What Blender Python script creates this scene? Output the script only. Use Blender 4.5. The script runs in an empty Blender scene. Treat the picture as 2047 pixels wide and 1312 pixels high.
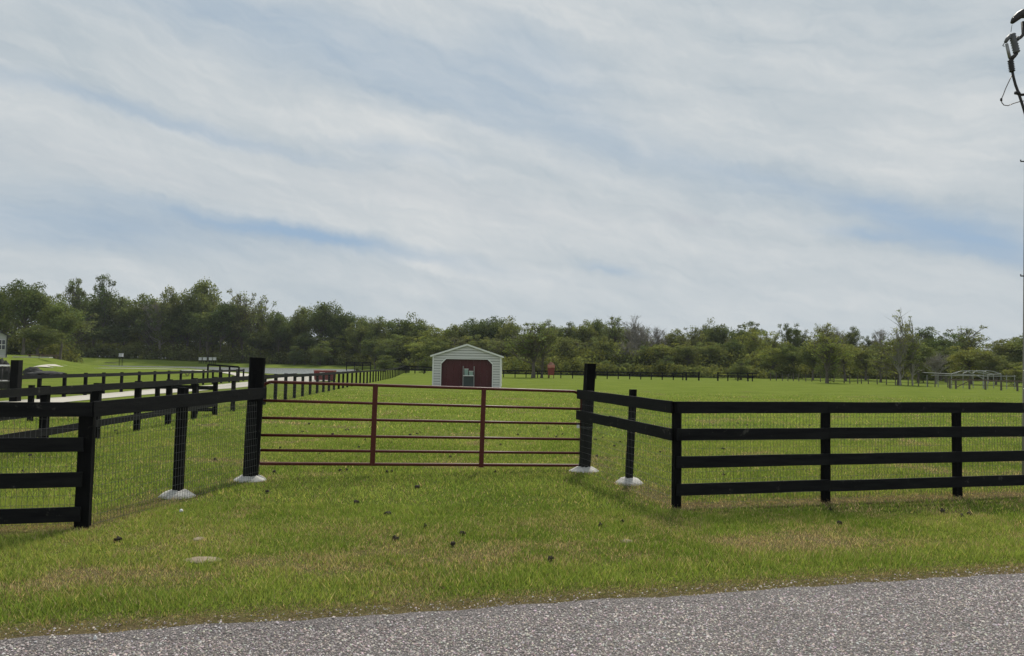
import bpy, math, random
import numpy as np
from mathutils import Vector, Matrix

random.seed(7)
rng = np.random.default_rng(11)
sc = bpy.context.scene
COL = sc.collection

# ------------------------------------------------------------------ camera
PITCH, ROLL, F, EYE = math.radians(2.92), math.radians(0.877), 1480.0, 1.8
CAM = Vector((0, 0, EYE))
_F = Vector((0, math.cos(PITCH), math.sin(PITCH)))
_U0 = Vector((0, -math.sin(PITCH), math.cos(PITCH)))
_R0 = Vector((1, 0, 0))
_R = _R0 * math.cos(ROLL) + _U0 * math.sin(ROLL)
_U = _U0 * math.cos(ROLL) - _R0 * math.sin(ROLL)
cam_data = bpy.data.cameras.new('camera')
cam_data.sensor_width = 36.0
cam_data.lens = 36.0 * F / 2047.0
cam_data.clip_start = 0.05
cam_data.clip_end = 4000.0
cam = bpy.data.objects.new('camera', cam_data)
COL.objects.link(cam)
m = Matrix.Identity(4)
for i, v in enumerate((_R, _U, -_F)):
    for j in range(3):
        m[j][i] = v[j]
m.translation = CAM
cam.matrix_world = m
sc.camera = cam

# ------------------------------------------------------------------ light and sky
SUN_EL, SUN_AZ = math.radians(50), math.radians(16)      # azimuth from +Y towards +X
sun_d = bpy.data.lights.new('sun', 'SUN')
sun_d.energy = 3.1
sun_d.angle = math.radians(9)
sun_d.color = (1.0, 0.95, 0.86)
sun = bpy.data.objects.new('sun', sun_d)
COL.objects.link(sun)
to_sun = Vector((math.sin(SUN_AZ) * math.cos(SUN_EL), math.cos(SUN_AZ) * math.cos(SUN_EL), math.sin(SUN_EL)))
sun.rotation_euler = to_sun.to_track_quat('Z', 'Y').to_euler()
sc.view_settings.view_transform = 'Standard'
sc.view_settings.look = 'None'
sc.view_settings.gamma = 1.0
sc.view_settings.exposure = 0.24
sc.view_settings.use_curve_mapping = False


class NT:
    """small node helper"""
    def __init__(s, tree):
        s.t = tree; s.n = tree.nodes; s.l = tree.links

    def new(s, typ, **kw):
        nd = s.n.new(typ)
        for k, v in kw.items():
            setattr(nd, k, v)
        return nd

    def put(s, sock, val):
        if hasattr(val, 'is_output') or isinstance(val, bpy.types.NodeSocket):
            s.l.new(val, sock)
        else:
            if isinstance(val, (tuple, list)) and len(val) == 3 and sock.type == 'RGBA':
                val = (*val, 1.0)
            sock.default_value = val

    def math(s, op, a, b=None, c=None, clamp=False):
        nd = s.new('ShaderNodeMath', operation=op, use_clamp=clamp)
        s.put(nd.inputs[0], a)
        if b is not None: s.put(nd.inputs[1], b)
        if c is not None: s.put(nd.inputs[2], c)
        return nd.outputs[0]

    def vmath(s, op, a, b=None, scale=None):
        nd = s.new('ShaderNodeVectorMath', operation=op)
        s.put(nd.inputs[0], a)
        if b is not None: s.put(nd.inputs[1], b)
        if scale is not None: s.put(nd.inputs['Scale'], scale)
        return nd.outputs['Value'] if op in ('DOT_PRODUCT', 'LENGTH', 'DISTANCE') else nd.outputs[0]

    def noise(s, vec, scale, detail=4, rough=0.55, dist=0.0, color=False):
        nd = s.new('ShaderNodeTexNoise')
        s.put(nd.inputs['Vector'], vec)
        nd.inputs['Scale'].default_value = scale
        nd.inputs['Detail'].default_value = detail
        nd.inputs['Roughness'].default_value = rough
        nd.inputs['Distortion'].default_value = dist
        return nd.outputs['Color' if color else 'Fac']

    def ramp(s, fac, stops, interp='LINEAR'):
        nd = s.new('ShaderNodeValToRGB')
        nd.color_ramp.interpolation = interp
        el = nd.color_ramp.elements
        while len(el) < len(stops): el.new(0.5)
        for e, (p, c) in zip(el, stops):
            e.position = p
            e.color = (c, c, c, 1) if not isinstance(c, tuple) else (*c, 1)
        s.put(nd.inputs[0], fac)
        return nd.outputs[0]

    def mix(s, fac, a, b, blend='MIX'):
        nd = s.new('ShaderNodeMix', data_type='RGBA', blend_type=blend)
        s.put(nd.inputs[0], fac); s.put(nd.inputs[6], a); s.put(nd.inputs[7], b)
        return nd.outputs[2]


def ray(px, py):
    return _F + _R * ((px - 1023.5) / F) - _U * ((py - 656) / F)


world = bpy.data.worlds.new('World')
sc.world = world
world.use_nodes = True
w = NT(world.node_tree)
w.n.clear()
out = w.new('ShaderNodeOutputWorld')
bg = w.new('ShaderNodeBackground')
bg.inputs['Strength'].default_value = 0.095
w.l.new(bg.outputs[0], out.inputs[0])
sky = w.new('ShaderNodeTexSky', sky_type='NISHITA')
sky.sun_disc = False
sky.sun_elevation = SUN_EL
sky.sun_rotation = SUN_AZ
sky.air_density = 1.2
sky.dust_density = 2.0
sky.ozone_density = 1.5
tc = w.new('ShaderNodeTexCoord')
D0 = tc.outputs['Generated']
wn = w.noise(D0, 2.2, 3, color=True)
warp = w.vmath('SCALE', w.vmath('SUBTRACT', wn, (0.5, 0.5, 0.5)), scale=0.075)
wn2 = w.noise(D0, 8.0, 7, 0.65, color=True)
warp2 = w.vmath('SCALE', w.vmath('SUBTRACT', wn2, (0.5, 0.5, 0.5)), scale=0.05)
DW = w.vmath('ADD', w.vmath('ADD', D0, warp), warp2)
DP = w.vmath('ADD', w.vmath('ADD', D0, w.vmath('SCALE', warp, scale=0.35)), warp2)


def streak_coords(D, ang, a, b, c):
    """direction measured along / across cloud bands that fall to the right by ang degrees"""
    t = _R * math.cos(math.radians(ang)) - _U * math.sin(math.radians(ang))
    n = _R * math.sin(math.radians(ang)) + _U * math.cos(math.radians(ang))
    cx = w.new('ShaderNodeCombineXYZ')
    w.l.new(w.vmath('DOT_PRODUCT', D, tuple(t * a)), cx.inputs[0])
    w.l.new(w.vmath('DOT_PRODUCT', D, tuple(_F * b)), cx.inputs[1])
    w.l.new(w.vmath('DOT_PRODUCT', D, tuple(n * c)), cx.inputs[2])
    return cx.outputs[0]


n1 = w.noise(streak_coords(DW, 15, 1.5, 1.0, 7.5), 1.7, 7, 0.55, 0.25)
n2 = w.noise(streak_coords(DW, 12, 2.6, 1.6, 19.0), 1.6, 7, 0.58, 0.35)
n3 = w.noise(streak_coords(DP, 22, 6, 6, 22.0), 1.7, 5, 0.6, 0.3)
n4 = w.noise(streak_coords(DP, 30, 5.0, 3.0, 13.0), 2.2, 9, 0.66, 0.9)
cov = w.math('ADD', w.math('MULTIPLY', n1, 0.36), w.math('MULTIPLY', n2, 0.33))
cov = w.math('ADD', cov, w.math('ADD', w.math('MULTIPLY', n3, 0.09), w.math('MULTIPLY', n4, 0.22)))


def blob(x, y, ang, la, lb, amp):
    """soft elongated patch of sky centred on the direction of a point, la x lb long (in px of the photo)"""
    d = ray(x, y).normalized()
    t = (_R * math.cos(math.radians(ang)) - _U * math.sin(math.radians(ang)))
    n = d.cross(t).normalized()
    t = n.cross(d).normalized()
    off = w.vmath('SUBTRACT', DP, tuple(d))
    a = w.vmath('DOT_PRODUCT', off, tuple(t * (F / la)))
    b = w.vmath('DOT_PRODUCT', off, tuple(n * (F / lb)))
    c = w.vmath('DOT_PRODUCT', off, tuple(d * 3.0))
    r2 = w.math('ADD', w.math('ADD', w.math('MULTIPLY', a, a), w.math('MULTIPLY', b, b)), w.math('MULTIPLY', c, c))
    return w.math('MULTIPLY', w.math('EXPONENT', w.math('MULTIPLY', r2, -1.0)), amp)


blue = None
for args in [(540, 462, 10, 330, 20, 0.7), (640, 480, 8, 150, 15, 0.65), (130, 445, 8, 300, 26, 0.55),
             (1600, 385, 17, 210, 18, 0.25), (1800, 435, 20, 95, 26, 0.80), (1975, 480, 14, 95, 30, 1.1),
             (1740, 474, 6, 70, 12, 0.8), (1220, 545, 12, 60, 9, 0.6), (330, 235, 14, 330, 17, 0.5),
             (800, 305, 14, 140, 24, 0.45), (620, 95, 18, 480, 60, 0.34), (900, 150, 20, 300, 60, 0.2),
             (1360, 330, 16, 330, 30, 0.2), (60, 480, 6, 200, 20, 0.4), (1080, 130, 30, 150, 60, 0.3),
             (1960, 520, 10, 90, 12, 0.4)]:
    b_ = blob(*args)
    blue = b_ if blue is None else w.math('ADD', blue, b_)
white = None
for args in [(480, 330, 13, 480, 48, 0.5), (1180, 450, 9, 420, 45, 0.55), (640, 250, 17, 420, 35, 0.35),
             (1850, 300, 20, 170, 70, 0.4), (842, 530, 14, 48, 12, 0.8), (1280, 290, 45, 34, 11, 0.4),
             (860, 370, 35, 260, 50, 0.3)]:
    b_ = blob(*args)
    white = b_ if white is None else w.math('ADD', white, b_)
grey = blob(1362, 437, 0, 40, 11, 1.0)
grey = w.math('ADD', grey, blob(1416, 436, 20, 16, 9, 0.9))
grey = w.math('ADD', grey, blob(900, 395, 10, 330, 36, 0.45))
grey = w.math('ADD', grey, blob(250, 340, 10, 300, 30, 0.4))
cover = w.ramp(cov, [(0.28, 0.86), (0.48, 0.97), (0.6, 1.0)])
cover = w.math('SUBTRACT', cover, w.math('MULTIPLY', blue, w.ramp(n2, [(0.3, 1.0), (0.75, 0.45)])), clamp=True)
cover = w.math('ADD', cover, w.math('MULTIPLY', white, 0.25), clamp=True)
dens = w.math('ADD', cov, w.math('MULTIPLY', white, 0.17))
dens = w.math('SUBTRACT', dens, w.math('MULTIPLY', blue, 0.07))
cloud = w.ramp(dens, [(0.34, (3.75, 4.35, 4.9)), (0.45, (4.45, 4.98, 5.35)), (0.55, (5.15, 5.55, 5.8)), (0.68, (6.15, 6.35, 6.4))])
cloud = w.mix(w.math('MULTIPLY', grey, 0.5, clamp=True), cloud, (4.4, 4.75, 5.2))
gap = w.mix(0.92, sky.outputs[0], (2.7, 3.8, 5.2))
skycol = w.mix(cover, gap, cloud)
sepz = w.new('ShaderNodeSeparateXYZ')
w.l.new(D0, sepz.inputs[0])
low = w.ramp(sepz.outputs[2], [(0.0, 1.0), (0.16, 0.0)])
skycol = w.mix(w.math('MULTIPLY', low, 0.45), skycol, (5.3, 5.75, 6.0))
w.put(bg.inputs['Color'], skycol)

# ------------------------------------------------------------------ terrain height
def ss(a, b, x):
    t = np.clip((np.asarray(x, float) - a) / (b - a), 0, 1)
    return t * t * (3 - 2 * t)


_lat = rng.random((256, 256))
def vnoise(x, y, sc_=1.0, octv=3, seed=0):
    x = np.asarray(x, float) * sc_ + seed * 17.3; y = np.asarray(y, float) * sc_ + seed * 31.7
    tot = 0; amp = 1; s = 0
    for _ in range(octv):
        xi = np.floor(x).astype(int); yi = np.floor(y).astype(int)
        fx = x - xi; fy = y - yi
        fx = fx * fx * (3 - 2 * fx); fy = fy * fy * (3 - 2 * fy)
        a = _lat[xi % 256, yi % 256]; b = _lat[(xi + 1) % 256, yi % 256]
        c = _lat[xi % 256, (yi + 1) % 256]; d = _lat[(xi + 1) % 256, (yi + 1) % 256]
        tot = tot + amp * ((a * (1 - fx) + b * fx) * (1 - fy) + (c * (1 - fx) + d * fx) * fy)
        s += amp; amp *= 0.5; x = x * 2.03 + 5.1; y = y * 2.03 + 9.7
    return tot / s


POND = [(-29.5, 94), (-26, 106), (-31, 150), (-38, 188), (-80, 192), (-135, 186), (-118, 168), (-66, 152), (-41, 112)]
POND_Z = 0.30
def pond_sd(x, y):
    """signed distance to the pond outline, negative inside"""
    x = np.asarray(x, float); y = np.asarray(y, float)
    d = np.full(np.broadcast(x, y).shape, 1e9); ins = np.zeros(d.shape, bool)
    n = len(POND)
    for i in range(n):
        ax, ay = POND[i]; bx, by = POND[(i + 1) % n]
        ex, ey = bx - ax, by - ay
        t = np.clip(((x - ax) * ex + (y - ay) * ey) / (ex * ex + ey * ey), 0, 1)
        d = np.minimum(d, np.hypot(x - ax - t * ex, y - ay - t * ey))
        cond = (ay > y) != (by > y)
        with np.errstate(divide='ignore', invalid='ignore'):
            xx = (bx - ax) * (y - ay) / (by - ay + 1e-12) + ax
        ins ^= cond & (x < xx)
    return np.where(ins, -d, d)


def height(x, y):
    x = np.asarray(x, float); y = np.asarray(y, float)
    z = 0.55 * ss(118, 165, y) * ss(-40, -10, x)
    left = ss(-24, -62, x) if False else (1 - ss(-70, -46, x)) * (1 - ss(-0.65, -0.55, x / np.maximum(y, 1)))
    z = z + left * (1.9 * ss(62, 100, y) + 0.6 * ss(100, 150, y)) 
    lf2 = 1 - ss(-34, -16, x)
    z = np.maximum(z, 0.45 * ss(76, 93, y) * lf2)
    z = np.maximum(z, (1.25 + 1.3 * (1 - ss(-130, -60, x))) * ss(187, 202, y) * (1 - ss(-25, 5, x)))
    z = z + 0.45 * np.exp(-(((x + 15.5) / 5.0) ** 2 + ((y - 118) / 10.0) ** 2))
    sd = pond_sd(x, y)
    k = ss(-5, 9, sd)
    z = z * k + (-0.5) * (1 - k)
    z = np.where(sd > 0.3, np.maximum(z, POND_Z + 0.03 * np.minimum(sd, 2)) * (1 - ss(3, 14, sd)) + z * ss(3, 14, sd), z)
    z = z + 0.05 * (vnoise(x, y, 0.12, 2, 3) - 0.5) * ss(14, 40, y) * ss(1, 8, sd)
    return z


def h1(x, y):
    return float(height(np.array([x]), np.array([y]))[0])


def gp(px, py, z=0.0):
    d = ray(px, py)
    t = (z - EYE) / d.z
    return CAM + d * t


def dp(px, py, Y):
    d = ray(px, py)
    return CAM + d * (Y / d.y)


def at(px, Y, py=None):
    """ground point under image column px at distance Y"""
    p = dp(px, 725, Y)
    return Vector((p.x, Y, h1(p.x, Y)))


def vp(px, py, A, B):
    d = ray(px, py)
    e = (B[0] - A[0], B[1] - A[1])
    n = (e[1], -e[0])
    t = (n[0] * A[0] + n[1] * A[1]) / (n[0] * d.x + n[1] * d.y)
    return CAM + d * t


# ------------------------------------------------------------------ mesh builder
class MB:
    def __init__(s): s.v = []; s.f = []

    def add(s, vs, fs):
        o = len(s.v); s.v += [tuple(v) for v in vs]; s.f += [tuple(i + o for i in f) for f in fs]

    def box(s, c, size, rz=0.0, axes=None):
        c = Vector(c); hx, hy, hz = [k / 2 for k in size]
        if axes is None:
            ax = Vector((math.cos(rz), math.sin(rz), 0)); ay = Vector((-math.sin(rz), math.cos(rz), 0)); az = Vector((0, 0, 1))
        else: ax, ay, az = axes
        vs = [c + ax * (i * hx) + ay * (j * hy) + az * (k * hz) for k in (-1, 1) for j in (-1, 1) for i in (-1, 1)]
        s.add(vs, [(0, 2, 3, 1), (4, 5, 7, 6), (0, 1, 5, 4), (2, 6, 7, 3), (0, 4, 6, 2), (1, 3, 7, 5)])

    def bar(s, a, b, wdt, hgt, up=(0, 0, 1), seg=1, jit=0.0):
        """board from a to b, hgt along up, wdt across; cut in segments with slight unevenness"""
        a = Vector(a); b = Vector(b); d = (b - a).normalized(); up = Vector(up)
        side = d.cross(up).normalized(); up = side.cross(d).normalized()
        rings = []
        for i in range(seg + 1):
            c = a.lerp(b, i / seg)
            if jit and 0 < i < seg: c = c + up * random.uniform(-jit, jit) + side * random.uniform(-jit, jit)
            j1 = random.uniform(-jit, jit) * .7
            rings.append([c + side * (wdt / 2) * u + up * ((hgt / 2) * v + j1 * (v > 0)) for u, v in ((-1, -1), (1, -1), (1, 1), (-1, 1))])
        vs = [p for r in rings for p in r]
        fs = []
        for i in range(seg):
            for k in range(4):
                fs.append((i * 4 + k, i * 4 + (k + 1) % 4, (i + 1) * 4 + (k + 1) % 4, (i + 1) * 4 + k))
        fs.append((3, 2, 1, 0)); o = seg * 4; fs.append((o, o + 1, o + 2, o + 3))
        s.add(vs, fs)

    def tube(s, pts, radii, sides=8, cap=True):
        pts = [Vector(p) for p in pts]
        if not isinstance(radii, (list, tuple)): radii = [radii] * len(pts)
        vs = []; fs = []
        ref = None
        for i, p in enumerate(pts):
            d = (pts[min(i + 1, len(pts) - 1)] - pts[max(i - 1, 0)]).normalized()
            if ref is None:
                ref = Vector((1, 0, 0)) if abs(d.x) < 0.8 else Vector((0, 1, 0))
            a = (ref - d * ref.dot(d)).normalized(); ref = a; b = d.cross(a)
            for k in range(sides):
                t = 2 * math.pi * k / sides
                vs.append(p + (a * math.cos(t) + b * math.sin(t)) * radii[i])
        for i in range(len(pts) - 1):
            for k in range(sides):
                fs.append((i * sides + k, i * sides + (k + 1) % sides, (i + 1) * sides + (k + 1) % sides, (i + 1) * sides + k))
        if cap:
            fs.append(tuple(reversed(range(sides)))); o = (len(pts) - 1) * sides; fs.append(tuple(o + k for k in range(sides)))
        s.add(vs, fs)

    def mesh(s, name, mat, smooth=False):
        me = bpy.data.meshes.new(name)
        me.from_pydata(s.v, [], s.f)
        me.materials.append(mat)
        if smooth: me.polygons.foreach_set('use_smooth', [True] * len(me.polygons))
        me.update()
        return me

    def build(s, name, mat, parent=None, smooth=False):
        return link(name, s.mesh(name, mat, smooth), parent)


def link(name, me, parent=None):
    o = bpy.data.objects.new(name, me); COL.objects.link(o)
    if parent is not None:
        o.parent = parent
        o.matrix_parent_inverse = Matrix.Translation(-parent.location) if getattr(parent, 'type', '') == 'EMPTY' and parent.rotation_euler.z == 0 else Matrix.Identity(4)
    return o


def tag(o, label=None, cat=None, group=None, kind=None):
    if label: o['label'] = label
    if cat: o['category'] = cat
    if group: o['group'] = group
    if kind: o['kind'] = kind
    return o


def thing(name, loc, label, cat, group=None):
    """an Empty at the base of a thing; its parts are built in world coordinates and parented without moving"""
    o = bpy.data.objects.new(name, None); COL.objects.link(o)
    o.location = loc; o.empty_display_size = 0.2
    return tag(o, label, cat, group)


# ------------------------------------------------------------------ materials
def new_mat(name):
    mt = bpy.data.materials.new(name); mt.use_nodes = True
    t = NT(mt.node_tree); t.n.clear()
    o = t.new('ShaderNodeOutputMaterial')
    return mt, t, o


def geo_pos(t): return t.new('ShaderNodeNewGeometry').outputs['Position']


def bump(t, h, strength, dist):
    b = t.new('ShaderNodeBump'); b.inputs['Strength'].default_value = strength; b.inputs['Distance'].default_value = dist
    t.put(b.inputs['Height'], h)
    return b.outputs[0]


def simple(name, c1, c2, scale=3.0, rough=0.6, metal=0.0, bstr=0.2, bdist=0.01, stretch=None, spec=0.5, wear=None):
    mt, t, o = new_mat(name)
    p = t.new('ShaderNodeBsdfPrincipled')
    tcn = t.new('ShaderNodeTexCoord').outputs['Object']
    v = t.vmath('MULTIPLY', tcn, stretch) if stretch else tcn
    n = t.noise(v, scale, 6, 0.6)
    c = t.mix(t.ramp(n, [(0.3, 0.0), (0.7, 1.0)]), c1, c2)
    if wear:
        n_ = t.noise(tcn, scale * 2.3, 5, 0.7)
        c = t.mix(t.ramp(n_, [(0.62, 0.0), (0.70, 1.0)]), c, wear)
    t.put(p.inputs['Base Color'], c)
    t.put(p.inputs['Roughness'], t.math('MULTIPLY_ADD', n, 0.3, rough - 0.15))
    p.inputs['Metallic'].default_value = metal
    p.inputs['Specular IOR Level'].default_value = spec
    t.put(p.inputs['Normal'], bump(t, t.noise(v, scale * 4, 5, 0.65), bstr, bdist))
    t.l.new(p.outputs[0], o.inputs[0])
    return mt


M = {}
M['black_wood'] = simple('black_wood', (0.005, 0.005, 0.0065), (0.017, 0.0172, 0.0172), 2.5, 0.72, bstr=0.8, bdist=0.008, stretch=(1, 1, 9), spec=0.12, wear=(0.06, 0.057, 0.05))
M['black_post'] = simple('black_post', (0.004, 0.004, 0.005), (0.009, 0.009, 0.009), 4, 0.8, bstr=0.6, bdist=0.008, stretch=(4, 4, 0.5), spec=0.08, wear=(0.028, 0.026, 0.023))
M['galv'] = simple('galvanised_wire', (0.085, 0.088, 0.088), (0.13, 0.13, 0.128), 8, 0.6, 0.3, 0.1)
M['gate_red'] = simple('gate_red_paint', (0.080, 0.016, 0.012), (0.115, 0.026, 0.019), 5, 0.45, spec=0.25, bstr=0.15, bdist=0.003, wear=(0.12, 0.045, 0.03))
M['concrete'] = simple('white_concrete', (0.40, 0.385, 0.35), (0.66, 0.64, 0.59), 9, 0.85, bstr=0.7, bdist=0.02, wear=(0.3, 0.27, 0.22))
M['siding'] = simple('siding_white', (0.56, 0.56, 0.53), (0.63, 0.625, 0.60), 0.8, 0.5, bstr=0.1)
M['trim'] = simple('trim_white', (0.72, 0.72, 0.70), (0.8, 0.8, 0.78), 2, 0.45, bstr=0.05)
M['barn_red'] = simple('barn_red_metal', (0.062, 0.005, 0.008), (0.08, 0.007, 0.011), 0.7, 0.5, bstr=0.1)
M['roof'] = simple('roof_metal', (0.55, 0.56, 0.56), (0.64, 0.65, 0.65), 1, 0.35, 0.3, 0.1)
M['grey_pipe'] = simple('grey_pipe', (0.24, 0.245, 0.24), (0.34, 0.34, 0.33), 6, 0.5, 0.4, 0.1)
M['pale_teal'] = simple('pale_teal_plastic', (0.24, 0.33, 0.31), (0.3, 0.4, 0.37), 3, 0.5)
M['dark_teal'] = simple('dark_teal_panel', (0.035, 0.048, 0.048), (0.05, 0.062, 0.062), 3, 0.5)
M['red_paint'] = simple('red_paint', (0.17, 0.02, 0.02), (0.22, 0.03, 0.025), 3, 0.5, wear=(0.1, 0.03, 0.02))
M['salmon'] = simple('faded_red_lid', (0.42, 0.14, 0.11), (0.5, 0.2, 0.15), 3, 0.5)
M['rust'] = simple('rust_brown', (0.16, 0.06, 0.035), (0.22, 0.09, 0.05), 5, 0.8)
M['white_paint'] = simple('white_paint', (0.68, 0.68, 0.66), (0.78, 0.78, 0.76), 3, 0.5)
M['house_wall'] = simple('house_wall', (0.36, 0.36, 0.36), (0.43, 0.43, 0.43), 1, 0.7, bstr=0.3, stretch=(1, 1, 5))
M['shingle'] = simple('roof_shingle', (0.04, 0.04, 0.042), (0.07, 0.07, 0.07), 4, 0.85)
M['glass'] = simple('window_glass', (0.02, 0.025, 0.03), (0.03, 0.035, 0.04), 1, 0.15, spec=0.8)
M['bark'] = simple('bark', (0.07, 0.058, 0.045), (0.15, 0.13, 0.105), 3, 0.9, bstr=0.9, bdist=0.03, stretch=(4, 4, 0.6))
M['pale_bark'] = simple('pale_bark', (0.2, 0.18, 0.155), (0.32, 0.3, 0.27), 3, 0.9, bstr=0.7, bdist=0.03, stretch=(4, 4, 0.6))
M['dung'] = simple('dung', (0.028, 0.022, 0.014), (0.06, 0.046, 0.028), 20, 0.95, bstr=1, bdist=0.01)
M['sand'] = simple('bare_sand', (0.19, 0.15, 0.10), (0.32, 0.255, 0.18), 14, 0.95, bstr=0.8, bdist=0.01)
M['stone'] = simple('white_stone', (0.6, 0.6, 0.58), (0.8, 0.8, 0.78), 20, 0.7)
M['dark_heap'] = simple('dark_heap', (0.012, 0.012, 0.012), (0.05, 0.047, 0.042), 3, 0.9, bstr=1, bdist=0.1)
M['pole_wood'] = simple('pole_wood', (0.2, 0.18, 0.155), (0.32, 0.3, 0.27), 3, 0.85, bstr=0.7, bdist=0.01, stretch=(6, 6, 0.4))
M['polymer'] = simple('grey_polymer', (0.09, 0.095, 0.1), (0.13, 0.135, 0.14), 6, 0.5)
M['black_rubber'] = simple('black_rubber', (0.012, 0.011, 0.011), (0.03, 0.025, 0.024), 12, 0.55)
M['copper'] = simple('dull_copper', (0.09, 0.07, 0.06), (0.13, 0.1, 0.085), 12, 0.5, 0.5)
M['plank'] = simple('weathered_plank', (0.1, 0.07, 0.05), (0.16, 0.12, 0.09), 3, 0.9)

# grass: ground sheet (colour layer tells where the turf is dry or bare) -------------
def grass_color_nodes(t, pos, dry, far=False):
    a = t.noise(pos, 0.35, 5, 0.6)
    b = t.noise(pos, 2.2, 5, 0.6)
    g = t.mix(t.ramp(a, [(0.35, 0.0), (0.65, 1.0)]), (0.130, 0.176, 0.030), (0.196, 0.234, 0.050))
    g = t.mix(t.math('MULTIPLY', t.ramp(b, [(0.42, 0.0), (0.75, 1.0)]), 0.5), g, (0.215, 0.245, 0.052))
    return g


mt, t, o = new_mat('turf'); M['turf'] = mt
pos = geo_pos(t)
att = t.new('ShaderNodeAttribute', attribute_name='dry')
g = grass_color_nodes(t, pos, None)
fine = t.noise(t.vmath('MULTIPLY', pos, (1, 0.55, 1)), 9, 6, 0.7)
g = t.mix(t.ramp(fine, [(0.36, 0.55), (0.62, 0.0)]), g, (0.045, 0.075, 0.014))
streaks = t.noise(t.vmath('MULTIPLY', pos, (0.25, 1.0, 1)), 0.55, 4, 0.6)
g = t.mix(t.ramp(streaks, [(0.5, 0.0), (0.72, 0.4)]), g, (0.085, 0.125, 0.024))
soil = t.mix(t.noise(pos, 14, 6, 0.7), (0.105, 0.077, 0.045), (0.21, 0.165, 0.10))
sepc = t.new('ShaderNodeSeparateColor'); t.l.new(att.outputs['Color'], sepc.inputs[0])
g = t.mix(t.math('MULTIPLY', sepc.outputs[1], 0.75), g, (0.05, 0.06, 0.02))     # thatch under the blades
g = t.mix(sepc.outputs[0], g, soil)
p = t.new('ShaderNodeBsdfPrincipled'); p.inputs['Roughness'].default_value = 0.95
p.inputs['Specular IOR Level'].default_value = 0.0
t.put(p.inputs['Base Color'], g)
t.put(p.inputs['Normal'], bump(t, t.noise(pos, 22, 6, 0.75), 0.7, 0.05))
t.l.new(p.outputs[0], o.inputs[0])

mt, t, o = new_mat('grass_blade'); M['blade'] = mt
att = t.new('ShaderNodeAttribute', attribute_name='tint')
df = t.new('ShaderNodeBsdfDiffuse'); tr = t.new('ShaderNodeBsdfTranslucent'); ms = t.new('ShaderNodeMixShader')
t.put(df.inputs[0], att.outputs['Color'])
t.put(tr.inputs[0], t.mix(1.0, att.outputs['Color'], (1.15, 1.1, 0.7), 'MULTIPLY'))
ms.inputs[0].default_value = 0.42
t.l.new(df.outputs[0], ms.inputs[1]); t.l.new(tr.outputs[0], ms.inputs[2])
t.l.new(ms.outputs[0], o.inputs[0])


def leaf_mat(name, c1, c2, trans=0.35):
    mt, t, o = new_mat(name)
    att = t.new('ShaderNodeAttribute', attribute_name='tint')
    oi = t.new('ShaderNodeObjectInfo')
    c = t.mix(oi.outputs['Random'], c1, c2)
    c = t.mix(1.0, c, att.outputs['Color'], 'MULTIPLY')
    df = t.new('ShaderNodeBsdfDiffuse'); tr = t.new('ShaderNodeBsdfTranslucent'); ms = t.new('ShaderNodeMixShader')
    t.put(df.inputs[0], c); t.put(tr.inputs[0], t.mix(1.0, c, (1.2, 1.15, 0.6), 'MULTIPLY'))
    ms.inputs[0].default_value = trans
    t.l.new(df.outputs[0], ms.inputs[1]); t.l.new(tr.outputs[0], ms.inputs[2])
    t.l.new(ms.outputs[0], o.inputs[0])
    return mt


M['leaf_dark'] = leaf_mat('leaf_dark', (0.105, 0.142, 0.060), (0.135, 0.162, 0.070))
M['leaf_mid'] = leaf_mat('leaf_mid', (0.160, 0.198, 0.078), (0.195, 0.215, 0.092))
M['leaf_yellow'] = leaf_mat('leaf_yellow', (0.215, 0.26, 0.08), (0.24, 0.26, 0.095))
M['leaf_grey'] = leaf_mat('leaf_grey', (0.15, 0.14, 0.095), (0.17, 0.155, 0.11), 0.2)

# road: chip seal
mt, t, o = new_mat('chip_seal'); M['chip'] = mt
pos = geo_pos(t)
vor = t.new('ShaderNodeTexVoronoi'); t.put(vor.inputs['Vector'], pos); vor.inputs['Scale'].default_value = 78
vor2 = t.new('ShaderNodeTexVoronoi'); t.put(vor2.inputs['Vector'], pos); vor2.inputs['Scale'].default_value = 190
sc_ = t.new('ShaderNodeSeparateColor'); t.l.new(vor.outputs['Color'], sc_.inputs[0])
c = t.ramp(sc_.outputs[0], [(0.0, (0.095, 0.08, 0.076)), (0.45, (0.245, 0.21, 0.2)), (0.8, (0.34, 0.30, 0.29)), (1.0, (0.52, 0.475, 0.455))])
c = t.mix(t.ramp(vor.outputs['Distance'], [(0.25, 0.0), (0.62, 0.9)]), c, (0.035, 0.032, 0.033))
c = t.mix(t.ramp(t.noise(pos, 0.9, 4, 0.6), [(0.4, 0.0), (0.7, 0.25)]), c, (0.2, 0.18, 0.17))
p = t.new('ShaderNodeBsdfPrincipled'); p.inputs['Roughness'].default_value = 0.85
t.put(p.inputs['Base Color'], c)
hgt = t.math('ADD', t.math('MULTIPLY', vor.outputs['Distance'], -1.0), t.math('MULTIPLY', vor2.outputs['Distance'], -0.4))
t.put(p.inputs['Normal'], bump(t, hgt, 1.0, 0.008))
t.l.new(p.outputs[0], o.inputs[0])

mt, t, o = new_mat('road_stone'); M['road_stone'] = mt
att = t.new('ShaderNodeAttribute', attribute_name='tint')
p = t.new('ShaderNodeBsdfPrincipled'); p.inputs['Roughness'].default_value = 0.75
t.put(p.inputs['Base Color'], att.outputs['Color']); t.l.new(p.outputs[0], o.inputs[0])

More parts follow.
